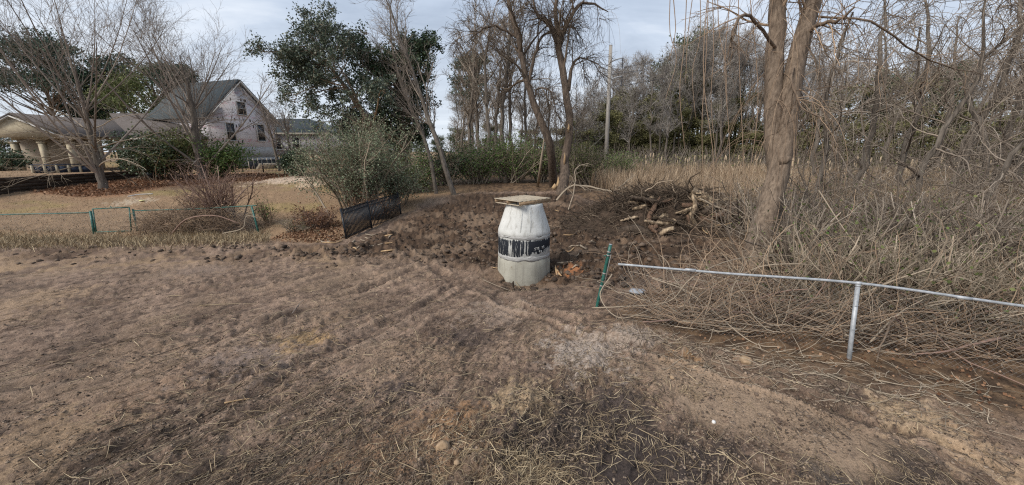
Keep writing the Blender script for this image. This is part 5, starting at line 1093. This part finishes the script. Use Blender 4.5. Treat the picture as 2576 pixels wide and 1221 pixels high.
# low scrub at the foot of the far wood: one mass
n = 26000; px = rb_.uniform(1150, 2700, n); dd = rb_.uniform(50, 66, n) - np.clip((px - 1900) / 700, 0, 1) * 14 - np.clip((1500 - px) / 300, 0, 1) * 12; X = (px - CX) / FPX * dd; Y = (dd - 3.2 * SP) / CP; Zb = base_h(X, Y); hh = 4.2 * fbm(X * .22, Y * .22, 97, 3)
pos = np.stack([X, Y, Zb + rb_.random(n) ** 1.2 * hh], -1); o = part('woodland_scrub', leaves(pos, .34, .3, rb_), M['leaf_olive_far'], None, False); tag(o, 'low olive scrub along the foot of the far wood', 'scrub', kind='stuff')
n = 9000; px = rb_.uniform(1150, 2700, n); dd = rb_.uniform(48, 64, n) - np.clip((px - 1900) / 700, 0, 1) * 14 - np.clip((1500 - px) / 300, 0, 1) * 12; X = (px - CX) / FPX * dd; Y = (dd - 3.2 * SP) / CP
Pt, Rt = grow(np.stack([X, Y, base_h(X, Y)], -1), nrm(rb_.normal(size=(n, 3)) * .35 + np.array([0, 0, 1])), rb_.uniform(1.2, 4.5, n), np.full(n, .022), 5, .12, 0, rb_, .4); o = part('woodland_undergrowth', tubes(Pt, Rt, 3), M['twig_grey'], None); tag(o, 'bare grey undergrowth stems in front of the far wood', 'undergrowth', kind='stuff')

# ------------------------------------------------------------------ grubbed-out stumps and the brush pile
M['log_pale'] = mat_noise('log_pale', (.075, .053, .037), (.33, .245, .16), 9, (1, 1, .35), .9, 1.0, .04, c3=(.58, .46, .31), detail=9)
M['log_red'] = mat_noise('log_red', (.085, .052, .036), (.20, .125, .082), 7, (1, 1, 1), .9, .8, .03, detail=8)
M['log_dark'] = mat_noise('log_dark', (.035, .026, .02), (.10, .075, .055), 7, (1, 1, 1), .95, .8, .03, detail=8)
def log(lab, q, r_, mt, name='log', sides=12, lump=.25, n=16):
    pts = [P(*w) for w in q]; c_ = spline(pts, n); c_[1:-1] += rng.normal(0, .012, (n - 2, 3)); rr = np.interp(np.linspace(0, 1, n), np.linspace(0, 1, len(r_)), r_)
    o = part(name, tubes(c_, rr, sides, lump, rng, cap=True), M[mt], None, loc=c_[n // 2]); tag(o, lab, name.replace('_', ' ')); return o
d5 = 15.6
log('split grey log slanting down across the top right of the stump pile', [(1738, 484, d5), (1775, 505, d5), (1830, 548, d5 - .2)], [.19, .25, .17], 'log_pale', sides=16, lump=.55, n=26)
log('pale twisted root standing upright in the stump pile', [(1742, 492, d5 - .5), (1750, 520, d5 - .55), (1738, 550, d5 - .6), (1748, 572, d5 - .5), (1733, 590, d5 - .6)], [.05, .10, .11, .15, .08], 'log_pale', 'root', lump=.3)
log('crooked pale log lying across the middle of the stump pile', [(1652, 532, d5 - .1), (1690, 545, d5 - .2), (1725, 538, d5 - .2), (1775, 528, d5)], [.08, .12, .11, .08], 'log_pale', lump=.5, n=22)
log('pale short log low in the middle of the stump pile', [(1690, 556, d5 - .5), (1722, 572, d5 - .6), (1750, 582, d5 - .6)], [.12, .14, .09], 'log_pale', lump=.5, n=20)
log('red-brown bark slab leaning in the left of the stump pile', [(1660, 496, d5 - .2), (1645, 525, d5 - .4), (1632, 555, d5 - .6), (1650, 578, d5 - .8)], [.04, .11, .13, .19], 'log_red', 'bark_slab', sides=14, lump=.6, n=24)
log('dark muddy log at the lower left of the stump pile', [(1555, 582, d5 - .4), (1600, 578, d5 - .8), (1640, 592, d5 - 1)], [.16, .20, .14], 'log_dark', lump=.3)
log('small dark log in the mud under the stump pile', [(1650, 612, d5 - 1.2), (1680, 602, d5 - 1.3)], [.12, .12], 'log_dark', lump=.3)
log('thin pale log on the left top of the stump pile', [(1580, 508, d5 + .4), (1615, 515, d5 + .3), (1645, 522, d5 + .2)], [.06, .09, .06], 'log_pale', lump=.2)
log('broken brown log behind the bark slab', [(1610, 478, d5 + .8), (1650, 484, d5 + .8), (1690, 480, d5 + 1)], [.07, .09, .06], 'log_red', lump=.2)
for k in range(44):               # more torn wood in the heap, each its own shape
    x_ = rng.normal(1735, 65) if k % 3 else rng.uniform(1560, 1860); y_ = rng.uniform(495, 590); an_ = rng.normal(0, .7) + (0 if k % 2 else 2.6); Lp = rng.uniform(18, 46); d6 = d5 - .3 + rng.uniform(-.5, .5) + (540 - y_) * .012
    mt = ('log_dark', 'log_dark', 'log_pale', 'log_red')[k % 4]; r0_ = rng.uniform(.03, .085)
    q = [(x_ - math.cos(an_) * Lp, y_ - math.sin(an_) * Lp * .6, d6), (x_ + rng.normal(0, 5), y_ + rng.normal(0, 5), d6 - .1), (x_ + math.cos(an_) * Lp, y_ + math.sin(an_) * Lp * .6, d6 + rng.normal(0, .2))]
    o = log({'log_pale': 'pale torn root piece in the stump pile', 'log_dark': 'dark broken limb piece in the stump pile', 'log_red': 'red-brown broken limb piece in the stump pile'}[mt], q, [r0_, r0_ * 1.2, r0_ * .5], mt, 'wood_piece', 9, .75, 14); o['group'] = 'torn wood in the stump pile'
for k in range(18):               # long splinters torn along the big split log and the upright root
    a = P(1738 + k * 5.2 + rng.normal(0, 3), 486 + k * 3.6 + rng.normal(0, 6), d5 - .25 - rng.random() * .15); b2 = a + np.array([rng.uniform(.25, .7), rng.normal(0, .12), rng.uniform(-.45, .08)])
    o = part('splinter', tube([a, (a + b2) / 2 + rng.normal(0, .03, 3), b2], [.03, .026, .004], 5, lump=.5), M['log_pale'], None, loc=a); tag(o, 'long pale splinter torn from the big split log', 'splinter', 'splinters in the stump pile')
rt = P(1768, 562, d5 - .3); st_ = thing('uprooted_stump', 'uprooted stump with torn orange-brown roots at the right of the pile', 'stump', (rt[0], rt[1], gz(rt[0], rt[1])))
part('stump_body', tubes(spline([rt + (-.35, .3, .25), rt, rt + (.25, -.25, -.25)], 10), np.array([.18, .26, .32, .36, .36, .34, .30, .26, .2, .1]), 14, .4, rng, True), M['log_red'], st_)
for k in range(34):
    d0 = nrm(np.array([rng.uniform(-.4, 1.0), rng.uniform(-1.0, .1), rng.uniform(-.7, .35)])); a, b2 = grow((rt + d0 * .2)[None], d0[None], np.array([rng.uniform(.45, 1.15)]), np.array([rng.uniform(.02, .065)]), 8, .16, -.05, rng, .25)
    a[0, :, 2] = np.maximum(a[0, :, 2], gz(rt[0], rt[1]) - .1); part('root', tubes(a, b2, 6, .2, rng), M['log_red'] if k % 3 else M['raw_wood'], st_)
# heaped brush, with the earth mound under it
pc_ = GD(1665, 16.6)
def mound_h(x, y):
    u = (x - pc_[0]) / 3.3; v = (y - pc_[1]) / 1.7; return 1.55 * np.exp(-(u ** 2 + v ** 2) ** 2 * .9) * (.75 + .5 * fbm(np.asarray(x) * .9, np.asarray(y) * .9, 175, 2))
n = 4600; X = pc_[0] + rng.normal(0, 1.9, n); Y = pc_[1] + rng.normal(0, .95, n); Zg = ground_z(X, Y) + mound_h(X, Y) * rng.random(n) ** .5
an = rng.uniform(0, 6.28, n); d0 = np.stack([np.cos(an), np.sin(an) * .8, rng.normal(.15, .45, n)], -1); Pt, Rt = grow(np.stack([X, Y, Zg + .05], -1), nrm(d0), rng.uniform(.3, 1.4, n), rng.uniform(.005, .012, n) * (1 + 2.2 * (rng.random(n) > .9)), 9, .2, -.05, rng, .35)
Pt[:, :, 2] = np.maximum(Pt[:, :, 2], ground_z(Pt[:, :, 0].ravel(), Pt[:, :, 1].ravel()).reshape(n, -1) + .02); o = part('brush_heap', tubes(Pt, Rt, 4), M['twig_dark'], None); tag(o, 'dark heap of broken twigs and brush around the stumps', 'brush', kind='stuff')
M['mound'] = mat_noise('mound', (.03, .021, .015), (.085, .058, .04), 7, rough=.95, bs=1.0, bd=.06)
uu_ = np.linspace(-5.2, 4.4, 90); vv_ = np.linspace(-2.6, 2.6, 50); UU, VV = np.meshgrid(uu_, vv_); mx_, my_ = pc_[0] + UU, pc_[1] + VV
mz = ground_z(mx_.ravel(), my_.ravel()).reshape(mx_.shape) + mound_h(mx_, my_) * .75 * (.6 + .8 * fbm(mx_ * 2, my_ * 2, 171, 4)) - .06; i_ = np.arange(mx_.size).reshape(mx_.shape)
o = part('earth_mound', (np.stack([mx_, my_, mz], -1).reshape(-1, 3), np.stack([i_[:-1, :-1], i_[:-1, 1:], i_[1:, 1:], i_[1:, :-1]], -1).reshape(-1, 4)), M['mound'], None); o['kind'] = 'structure'
# bare fallen branches left of the pile
for q, lab, r_ in (([(1400, 505, 21), (1440, 468, 21), (1520, 478, 20.5), (1610, 497, 19.5), (1645, 497, 19)], 'long pale fallen branch lying across the brush left of the stump pile', .06), ([(1425, 540, 20), (1445, 480, 20.5), (1450, 425, 20.6), (1480, 412, 20.6)], 'hooked pale branch standing up from the brush left of the stump pile', .035),
                   ([(1530, 512, 19), (1560, 470, 19.5), (1600, 440, 19.6)], 'thin forked branch poking up left of the stump pile', .028), ([(1800, 655, 12.6), (1850, 640, 12.5), (1890, 618, 12.6)], 'pale bare branch lying on the mud left of the big tree', .025), ([(1760, 500, 15), (1850, 540, 14.6), (1900, 560, 14.4)], 'grey bare branch sticking out of the right end of the stump pile', .03)):
    pts = [P(*w) for w in q]; o = thing('fallen_branch', lab, 'branch', (pts[0][0], pts[0][1], gz(pts[0][0], pts[0][1]))); c_, rr = trunkpath(pts, [r_, r_ * .8, r_ * .5], 16, .02); part('stem', tubes(c_, rr, 7, .1), M['twig_pale'], o)
    c2 = canopy(c_[None], rr[None], [(9, .2, 1, 25, 65, .5, 1.5, 8, .12, .02, .5, .009, 4), (4, .2, 1, 25, 65, .2, .6, 5, .14, 0, .5, .006, 3)], rng); tag(part('twigs', [tubes(a, b2, s_) for a, b2, s_ in c2], M['twig_pale'], o), kind='stuff')
# more of the wood shows low behind the houses on the left
for x_, yt, d2, k in [(x_, rp.uniform(318, 350), rp.uniform(75, 95), int(rp.integers(0, 3))) for x_ in np.linspace(-160, 1150, 30)]:
    b_ = GD(x_, d2)[2]; top = P(x_, yt, d2)[2]; s = max((top - b_) / ((13, 15, 18)[k]), .3); o = copy_tree(far_green[k]); place(o, GD(x_, d2) - (0, 0, .2), rp.uniform(0, 6.28), (s ** .6 * 1.25, s ** .6 * 1.25, s), 'green tree far behind the houses on the left'); o['group'] = 'trees far behind the houses'

# ------------------------------------------------------------------ brush on the left fence, weeds, leaves
rl = np.random.default_rng(31)
bb = G(500, 588)
n = 1500; s_ = rl.random(n); X = bb[0] + rl.uniform(-2.8, 2.6, n); Y = bb[1] + rl.normal(.1, .38, n); hb = np.interp(X - bb[0], [-2.8, -2.2, -.5, 1.2, 2.2, 2.6], [.35, .9, 1.15, 1.25, .9, .3]); Zg = ground_z(X, Y)
an = rl.uniform(0, 6.28, n); d0 = np.stack([np.cos(an), np.sin(an) * .5, rl.normal(.1, .5, n)], -1); Pt, Rt = grow(np.stack([X, Y, Zg + hb * rl.random(n) ** .8], -1), nrm(d0), rl.uniform(.4, 1.3, n), rl.uniform(.006, .012, n), 9, .16, -.05, rl, .4)
Pt[:, :, 2] = np.maximum(Pt[:, :, 2], Zg[:, None] + .02); o = part('brush_heap', tubes(Pt, Rt, 3), M['twig_brown'], None); tag(o, 'brown brush and vines smothering the green fence right of the gate', 'brush', kind='stuff')
b_ = GD(560, 18.8); bush('bare_shrub', 'bare straggling brown shrub growing up through the green fence', b_, 1.7, 1.0, 3.3, M['leaf_dead'], 350, .07, M['twig_red'], 26, .4, 71, twk=8)
b_ = GD(505, 19.0); bush('bare_shrub', 'lower bare shrub behind the green fence next to the gate post', b_, 1.1, .8, 1.9, M['leaf_dead'], 160, .06, M['twig_brown'], 18, .4, 72)
b_ = GD(672, 19.5); bush('bare_shrub', 'small shrub with a few green leaves beside the leaning green end post', b_, .7, .6, 1.5, M['leaf_green'], 220, .08, M['twig_brown'], 10, .4, 73)
b_ = GD(800, 18.0); bush('bare_shrub', 'low rusty-brown brush clump left of the black picket fence', b_, 1.3, .9, 1.0, M['leaf_dead'], 1500, .08, M['twig_red'], 34, .4, 74, twk=10)
b_ = GD(940, 19.6); bush('bare_shrub', 'dark brown brush massed behind the black picket fence', b_, 1.5, .8, 1.1, M['leaf_dead'], 1400, .07, M['twig_dark'], 40, .4, 76, twk=12)
b_ = GD(745, 17.6); bush('bare_shrub', 'thin dry weeds between the green end post and the black picket fence', b_, 1.2, .8, .7, M['leaf_olive'], 200, .06, M['twig_pale'], 30, .3, 75)
q = [P(430, 590, 17.6), P(470, 552, 17.3), P(540, 543, 17.2), P(600, 562, 17.3)]; o = part('arched_branch', tube(spline(q, 18), np.linspace(.035, .02, 18), 7), M['twig_red'], None, loc=q[0]); tag(o, 'smooth arched branch in front of the brush on the green fence', 'branch')
q = [P(560, 588, 17.4), P(610, 575, 17.3), P(620, 545, 17.3), P(650, 548, 17.4)]; o = part('arched_branch', tube(spline(q, 18), np.linspace(.028, .015, 18), 7), M['twig_pale'], None, loc=q[0]); tag(o, 'kinked pale branch beside the leaning green end post', 'branch')
# dead grass along the fence line and short dry lawn
def blades(X, Y, h0, h1, w, mat, name, lab, rng, lean=.6, cat='grass'):
    n = len(X); Zb = ground_z(X, Y); h_ = rng.uniform(h0, h1, n); an = rng.uniform(0, 6.28, n); ln = rng.uniform(0, lean, n); s = np.array([0, .55, 1.0])
    Pt = np.stack([X[:, None] + (np.cos(an) * ln * h_)[:, None] * s ** 1.5, Y[:, None] + (np.sin(an) * ln * h_)[:, None] * s ** 1.5, Zb[:, None] - .01 + h_[:, None] * s * (1 - .3 * ln[:, None] * s)], -1)
    o = part(name, ribbons(Pt, np.full((n, 1), w) * np.array([1, .8, .2]), rng), M[mat], None, False); tag(o, lab, cat, kind='stuff'); return o
n = 9000; px = rl.uniform(-120, 680, n); pyy = rl.normal(592, 9, n); d2 = np.array([17.0]) * (590 - 377) / np.maximum(pyy - 377, 120); X = (px - CX) / FPX * d2; Y = (d2 - 3.9 * SP) / CP
blades(X, Y, .05, .38, .010, 'straw', 'dry_grass', 'dry straw-coloured grass along the green fence', rl, 1.0)
n = 14000; px = rl.uniform(-100, 900, n); d2 = 1 / rl.uniform(1 / 36, 1 / 18.5, n); X = (px - CX) / FPX * d2; Y = (d2 - 3.2 * SP) / CP; k = zones(X, Y)['dirt'] < .3
blades(X[k], Y[k], .02, .07, .016, 'straw', 'dormant_lawn', 'short dormant tan lawn grass', rl, 1.0)
# leaf litter
def litter(n, poly_px, name, lab, L, mat, rng, mask=None):
    P4 = np.array([G(*q)[:2] for q in poly_px]); lo_, hi_ = P4.min(0), P4.max(0); X = rng.uniform(lo_[0], hi_[0], n); Y = rng.uniform(lo_[1], hi_[1], n); k = polymask(X, Y, P4, .6) > rng.random(n); X, Y = X[k], Y[k]
    pos = np.stack([X, Y, ground_z(X, Y) + .02 + rng.random(len(X)) * .03], -1); o = part(name, leaves(pos, L, .42, rng), M[mat], None, False); tag(o, lab, 'leaves', kind='stuff')
litter(16000, [(90, 482), (200, 455), (380, 443), (640, 438), (740, 442), (640, 455), (420, 470), (300, 492), (180, 495)], 'fallen_leaves', 'carpet of fallen red-brown leaves under the bare shade trees', .15, 'leaf_dead', rl)
litter(2600, [(690, 600), (780, 560), (870, 560), (860, 606), (780, 612)], 'fallen_leaves', 'scatter of brown leaves between the green and black fences', .10, 'leaf_dead', rl)
litter(3000, [(1600, 745), (1750, 715), (1900, 720), (2576, 800), (2576, 1060), (2350, 1000), (2135, 930), (1850, 870)], 'fallen_leaves', 'dead leaves under the vines by the silver rail', .045, 'leaf_dead', rl)

# ------------------------------------------------------------------ the dirt: straw, roots, clods, chips
def dirt_points(n, rng, dmin=3.3, dmax=24, pw=1.0):
    a = rng.uniform(-58, 58, n) * math.pi / 180; d = 1 / (rng.random(n) ** pw * (1 / dmin - 1 / dmax) + 1 / dmax); X = d * np.sin(a) / np.cos(a) * .999; Y = d * 1.0; return X, Y
def strands(n, l0, l1, w0, w1, mat, name, lab, rng, thr, seed, dmax=22, curl=.35, bias=.6, lift=.02):
    X, Y = dirt_points(n, rng, 2.6, dmax); z = zones(X, Y); dens = fbm(X * 1.1, Y * 1.1, seed, 4, .6) * .6 + streak(X, Y, seed + 9) * .4 - z['sand'] * .12 - z['churn'] * .06
    k = (z['dirt'] > .5) & (dens > thr + rng.normal(0, .05, n)); X, Y = X[k], Y[k]; n = len(X); an = np.where(rng.random(n) < bias, math.radians(58) + rng.normal(0, .5, n), rng.uniform(0, 6.28, n)); L = rng.uniform(l0, l1, n) * (1 + .04 * np.hypot(X, Y)); c = rng.normal(0, curl, n)
    pts = [np.stack([X, Y], -1)]
    for i in range(4): a = an + c * (i - 1.5); pts.append(pts[-1] + np.stack([np.cos(a), np.sin(a)], -1) * (L / 4)[:, None])
    Q = np.stack(pts, 1); Zg = ground_z(Q[:, :, 0].ravel(), Q[:, :, 1].ravel()).reshape(n, 5); Zs = Zg.max(1, keepdims=True) * .5 + Zg * .5 + .006 + lift * rng.random((n, 1)) * np.array([.4, 1, 1.2, .9, .6])
    wd = (rng.uniform(w0, w1, n) * (1 + .05 * np.hypot(X, Y)))[:, None] * np.array([.6, 1, 1, .8, .3]); o = part(name, ribbons(np.concatenate([Q, Zs[..., None]], -1), wd, rng, .0), M[mat], None, False); tag(o, lab, 'straw', kind='stuff'); return o
strands(17000, .04, .18, .0011, .0026, 'straw', 'loose_straw', 'loose pale straw scattered over the scraped dirt', rl, .53, 501, curl=.08, bias=.5, lift=.012)
strands(30000, .04, .18, .0014, .0034, 'straw_dark', 'loose_roots', 'dark rootlets and stems scattered over the scraped dirt', rl, .50, 531, curl=.2, bias=.7)
strands(3600, .10, .30, .0014, .0026, 'straw', 'loose_straw', 'longer pale straws lying singly across the dirt', rl, .40, 571, curl=.04, bias=.35, lift=.015)
def clump(c2, rad, n, l0, l1, name, lab, mat='straw', rng=rl, lift=.05):
    g = G(*c2); X = g[0] + rng.normal(0, rad, n); Y = g[1] + rng.normal(0, rad * .7, n); an = rng.normal(.5, .9, n); L = rng.uniform(l0, l1, n) * .7; c = rng.normal(0, .1, n); pts = [np.stack([X, Y], -1)]
    for i in range(4): a = an + c * (i - 1.5); pts.append(pts[-1] + np.stack([np.cos(a), np.sin(a)], -1) * (L / 4)[:, None])
    Q = np.stack(pts, 1); Zg = ground_z(Q[:, :, 0].ravel(), Q[:, :, 1].ravel()).reshape(n, 5); Zs = Zg + .01 + lift * rng.random((n, 1)) * np.array([.2, .9, 1.1, .9, .5]); wd = rng.uniform(.0012, .0028, n)[:, None] * np.array([.6, 1, 1, .8, .3])
    o = part(name, ribbons(np.concatenate([Q, Zs[..., None]], -1), wd, rng), M[mat], None, False); tag(o, lab, 'straw', kind='stuff')
clump((1330, 1205), .22, 520, .1, .3, 'straw_clump', 'dense clump of pale straw at the bottom edge of the dirt'); clump((740, 850), .32, 260, .08, .24, 'straw_clump', 'straw-covered hump of soil left of the middle'); clump((1740, 990), .10, 90, .06, .16, 'straw_clump', 'small dry tuft on the sandy patch')
# clods of earth
M['clod_mud'] = mat_island('clod_mud', [(0, (.04, .029, .022)), (.5, (.085, .062, .046)), (1, (.155, .115, .085))], .95)
M['clod_grey'] = mat_island('clod_grey', [(0, (.10, .072, .055)), (.5, (.20, .15, .112)), (1, (.33, .25, .18))], .95)
M['clod_tan'] = mat_noise('clod_tan', (.25, .17, .10), (.40, .29, .19), 14, rough=.95, bs=.8, bd=.02)
X, Y = dirt_points(26000, rl, 6, 26); z = zones(X, Y); k = (np.clip(z['churn'] + .7 * z['mudrow'], 0, 1) > rl.random(len(X))) & (fbm(X * 1.5, Y * 1.5, 611, 3) > .42); X, Y = X[k], Y[k]; r_ = .015 + .085 * rl.random(len(X)) ** 2.6
o = part('mud_clods', clods(np.stack([X, Y, ground_z(X, Y) + r_ * .2], -1), r_, rl), M['clod_mud'], None, False); tag(o, 'churned dark clods of mud around the manhole', 'clods', kind='stuff')
X, Y = dirt_points(30000, rl, 2.8, 14); z = zones(X, Y); dn = fbm(X * 1.3, Y * 1.3, 621, 4, .6); k = (z['dirt'] > .5) & (z['churn'] < .5) & (dn > .53 + rl.normal(0, .05, len(X)) + z['sand'] * .07); X, Y = X[k], Y[k]; r_ = .003 + .016 * rl.random(len(X)) ** 4
o = part('dry_clods', clods(np.stack([X, Y, ground_z(X, Y) + r_ * .25], -1), r_, rl), M['clod_grey'], None, False); tag(o, 'crumbly grey-brown clods over the scraped dirt', 'clods', kind='stuff')
g = G(2000, 985); X = g[0] + rl.normal(0, .75, 900); Y = g[1] + rl.normal(0, .3, 900) - (X - g[0]) * .33; r_ = .004 + .028 * rl.random(900) ** 4
o = part('sandy_clods', clods(np.stack([X, Y, ground_z(X, Y) + r_ * .25], -1), r_, rl), M['clod_grey'], None, False); tag(o, 'ridge of crumbled tan soil along the right of the sandy patch', 'clods', kind='stuff')
def rock(px, r_, lab, mat, sc3=(1, 1, .75), name='soil_lump'):
    g = G(*px); g[2] = gz(g[0], g[1]); v, f = ico2(ICO2_V, ICO2_F); k = 1 + .35 * (fbm(v[:, 0] * 2 + px[0], v[:, 1] * 2 + v[:, 2] * 1.7, 7, 3) - .5) + .12 * (fbm(v[:, 0] * 6, v[:, 2] * 6 + v[:, 1] * 5, 9, 2) - .5); o = part(name, (g + np.array([0, 0, r_ * .3]) + v * k[:, None] * r_ * np.array(sc3), f), M[mat], None, True, loc=g); tag(o, lab, 'lump'); return o
rock((1115, 1130), .088, 'large tan lump of dry earth at the bottom middle of the dirt', 'clod_tan', (.95, .8, 1.0)); rock((1150, 1178), .03, 'small tan lump of earth just below the large one', 'clod_tan'); rock((1080, 1062), .026, 'small orange lump of earth above the large tan one', 'clod_tan')
rock((1875, 916), .085, 'rusty orange lump of clay under the silver rail', 'clod_rust' if 'clod_rust' in M else 'clod_tan'); rock((1690, 955), .035, 'pale lump at the top edge of the sandy patch', 'clod_tan')
X, Y = dirt_points(26000, rl, 2.8, 16); z = zones(X, Y); k = (z['dirt'] > .5) & (fbm(X * 2, Y * 2, 641, 3) > .42 + z['sand'] * .1); X, Y = X[k], Y[k]
o = part('bark_fragments', leaves(np.stack([X, Y, ground_z(X, Y) + .012], -1), .026, .35, rl), M['straw_dark'], None, False); tag(o, 'crumbled bark and wood fragments over the dirt', 'fragments', kind='stuff')
# sticks, chips and litter one can point to
def flakes(n, name, lab, mat, rng, r0, r1, dmax=13):
    X, Y = dirt_points(n, rng, 2.8, dmax); z = zones(X, Y); k = (z['dirt'] > .5) & (z['churn'] < .5) & (fbm(X * 1.7, Y * 1.7, 661, 4, .6) + .3 * streak(X, Y, 67) > .66 + rng.normal(0, .05, n)); X, Y = X[k], Y[k]; r_ = r0 + (r1 - r0) * rng.random(len(X)) ** 2.5
    V, F = clods(np.zeros((len(X), 3)), r_, rng); V = V.reshape(len(X), 12, 3) * np.array([1.2, 1.2, .32]); V = V + np.stack([X, Y, ground_z(X, Y) + r_ * .12], -1)[:, None]; o = part(name, (V.reshape(-1, 3), F), M[mat], None, False); tag(o, lab, 'clods', kind='stuff')
flakes(26000, 'soil_flakes', 'thin crusty flakes of soil over the scraped dirt', 'clod_grey', rl, .004, .019)
flakes(9000, 'soil_flakes', 'dark damp flakes of soil over the scraped dirt', 'clod_mud', rl, .004, .022)
def stick(lab, q, r_, mt, name='stick', n=9):
    pts = [G(*w) for w in q]; c_ = spline(pts, n); gq = ground_z(c_[:, 0], c_[:, 1]); fl_ = np.polyfit(np.arange(n), gq, 1); li_ = np.polyval(fl_, np.arange(n)); c_[:, 2] = li_ + max(0, (gq - li_).max()) * .5 + r_; o = part(name, tube(c_, np.linspace(r_, r_ * .4, n) * .7, 6, lump=.25), M[mt], None, loc=c_[0]); tag(o, lab, 'stick'); return o
for lab, q, r_, mt in (('thin straight reed lying left of the middle of the dirt', [(500, 775), (580, 770), (650, 769)], .012, 'straw'), ('orange splinter of wood on the left foreground dirt', [(565, 1015), (610, 1004), (645, 998)], .016, 'raw_wood'), ('thin grey forked twig in the centre foreground', [(800, 1000), (850, 1022), (882, 1042)], .006, 'twig_pale'),
                       ('thin upright-lying twig below the forked one', [(884, 1045), (880, 1070), (886, 1100)], .005, 'twig_pale'), ('grey stick on the dirt left of the manhole', [(735, 790), (752, 772), (765, 762)], .014, 'twig_grey'), ('long dark root drawn across the left foreground', [(380, 905), (500, 865), (640, 830)], .012, 'straw_dark'),
                       ('dark stick at the bottom left of the dirt', [(280, 1095), (310, 1083), (330, 1075)], .018, 'log_dark'), ('pair of long pale stalks on the black soil', [(1600, 1085), (1680, 1120), (1745, 1150)], .006, 'straw'), ('pale stalk beside the manhole foot', [(1270, 688), (1290, 700), (1310, 712)], .018, 'straw'), ('short tan chip of wood left of the manhole foot', [(1240, 680), (1255, 690)], .022, 'raw_wood'),
                       ('pale stick in front of the picket fence', [(1215, 705), (1260, 722), (1300, 735)], .012, 'twig_pale'), ('bent root lying right of the sandy patch', [(2080, 945), (2170, 985), (2260, 1010)], .02, 'twig_pale'), ('white stalk at the bottom right edge', [(1860, 1205), (1910, 1190), (1990, 1218)], .008, 'straw'), ('grey branch lying right of the line post', [(2200, 965), (2300, 980), (2400, 970)], .015, 'twig_pale')):
    stick(lab, q, r_, mt)
for k in range(40):
    x_ = rl.uniform(760, 1000) if k < 22 else rl.uniform(1380, 1500); y_ = rl.uniform(590, 640) if k < 22 else rl.uniform(520, 700)
    a = G(x_, y_); an_ = rl.uniform(0, 6.28); L = rl.uniform(.2, .6); c_ = np.array([a + np.array([math.cos(an_), math.sin(an_), 0]) * L * s for s in (0, .5, 1)]); c_[:, 2] = ground_z(c_[:, 0], c_[:, 1]) + .03
    o = part('wood_chip', tube(c_, [.02, .035, .01], 5, lump=.3), M['raw_wood'] if k % 3 == 0 else M['twig_pale'], None, loc=c_[0]); tag(o, 'broken piece of wood on the dirt between the black fence and the manhole' if k < 22 else 'broken piece of wood on the mud right of the manhole', 'wood chip', 'broken wood left of the manhole' if k < 22 else 'broken wood right of the manhole')
M['plastic_white'] = mat_noise('plastic_white', (.62, .6, .58), (.75, .73, .7), 9, rough=.4, bs=0); M['plastic_grey'] = mat_noise('plastic_grey', (.25, .27, .30), (.42, .44, .47), 5, rough=.35, bs=.5, bd=.02); M['yellow'] = mat_noise('yellow', (.55, .50, .22), (.65, .60, .30), 5, rough=.5, bs=0)
g = G(1795, 1058); g[2] = gz(g[0], g[1]); o = thing('bottle_cap', 'small white plastic cap on the sandy patch', 'cap', g)
part('cap_body', tube([g + (0, 0, -.004), g + (0.004, -.008, .022)], .021, 14), M['plastic_white'], o); part('cap_ring', tube([g + (0.004, -.008, .023), g + (.0045, -.009, .027)], .017, 12), M['plastic_white'], o)
g = G(1603, 740); v, f = ico2(ICO2_V, ICO2_F); kk = 1 + .9 * (fbm(v[:, 0] * 3, v[:, 1] * 3 + v[:, 2] * 2, 5, 3) - .5); o = part('plastic_sheet', (np.array([g[0], g[1], gz(g[0], g[1]) + .05]) + v * kk[:, None] * np.array([.17, .13, .06]), f), M['plastic_grey'], None, True, loc=g); tag(o, 'crumpled grey plastic sheet under the silver rail beside the green post', 'plastic sheet')
g = GD(358, 24.5); g[2] = gz(g[0], g[1]) + .05; o = part('flying_disc', lathe([(.01, g[2] + .035), (.12, g[2] + .034), (.155, g[2] + .015), (.16, g[2] - .01), (.15, g[2] - .01), (.14, g[2] + .012)], 24, g), M['yellow'], None, True, loc=g); tag(o, 'pale yellow plastic disc lying on the lawn behind the gate', 'disc')
q = [GD(322, 25.5), GD(350, 26.0), GD(385, 26.3)]
for w in q: w[2] = gz(w[0], w[1]) + .03
o = part('hose', tube(spline(q, 12), .03, 6), M['plastic_white'], None, loc=q[0]); tag(o, 'short white hose lying on the lawn near the shade tree', 'hose')
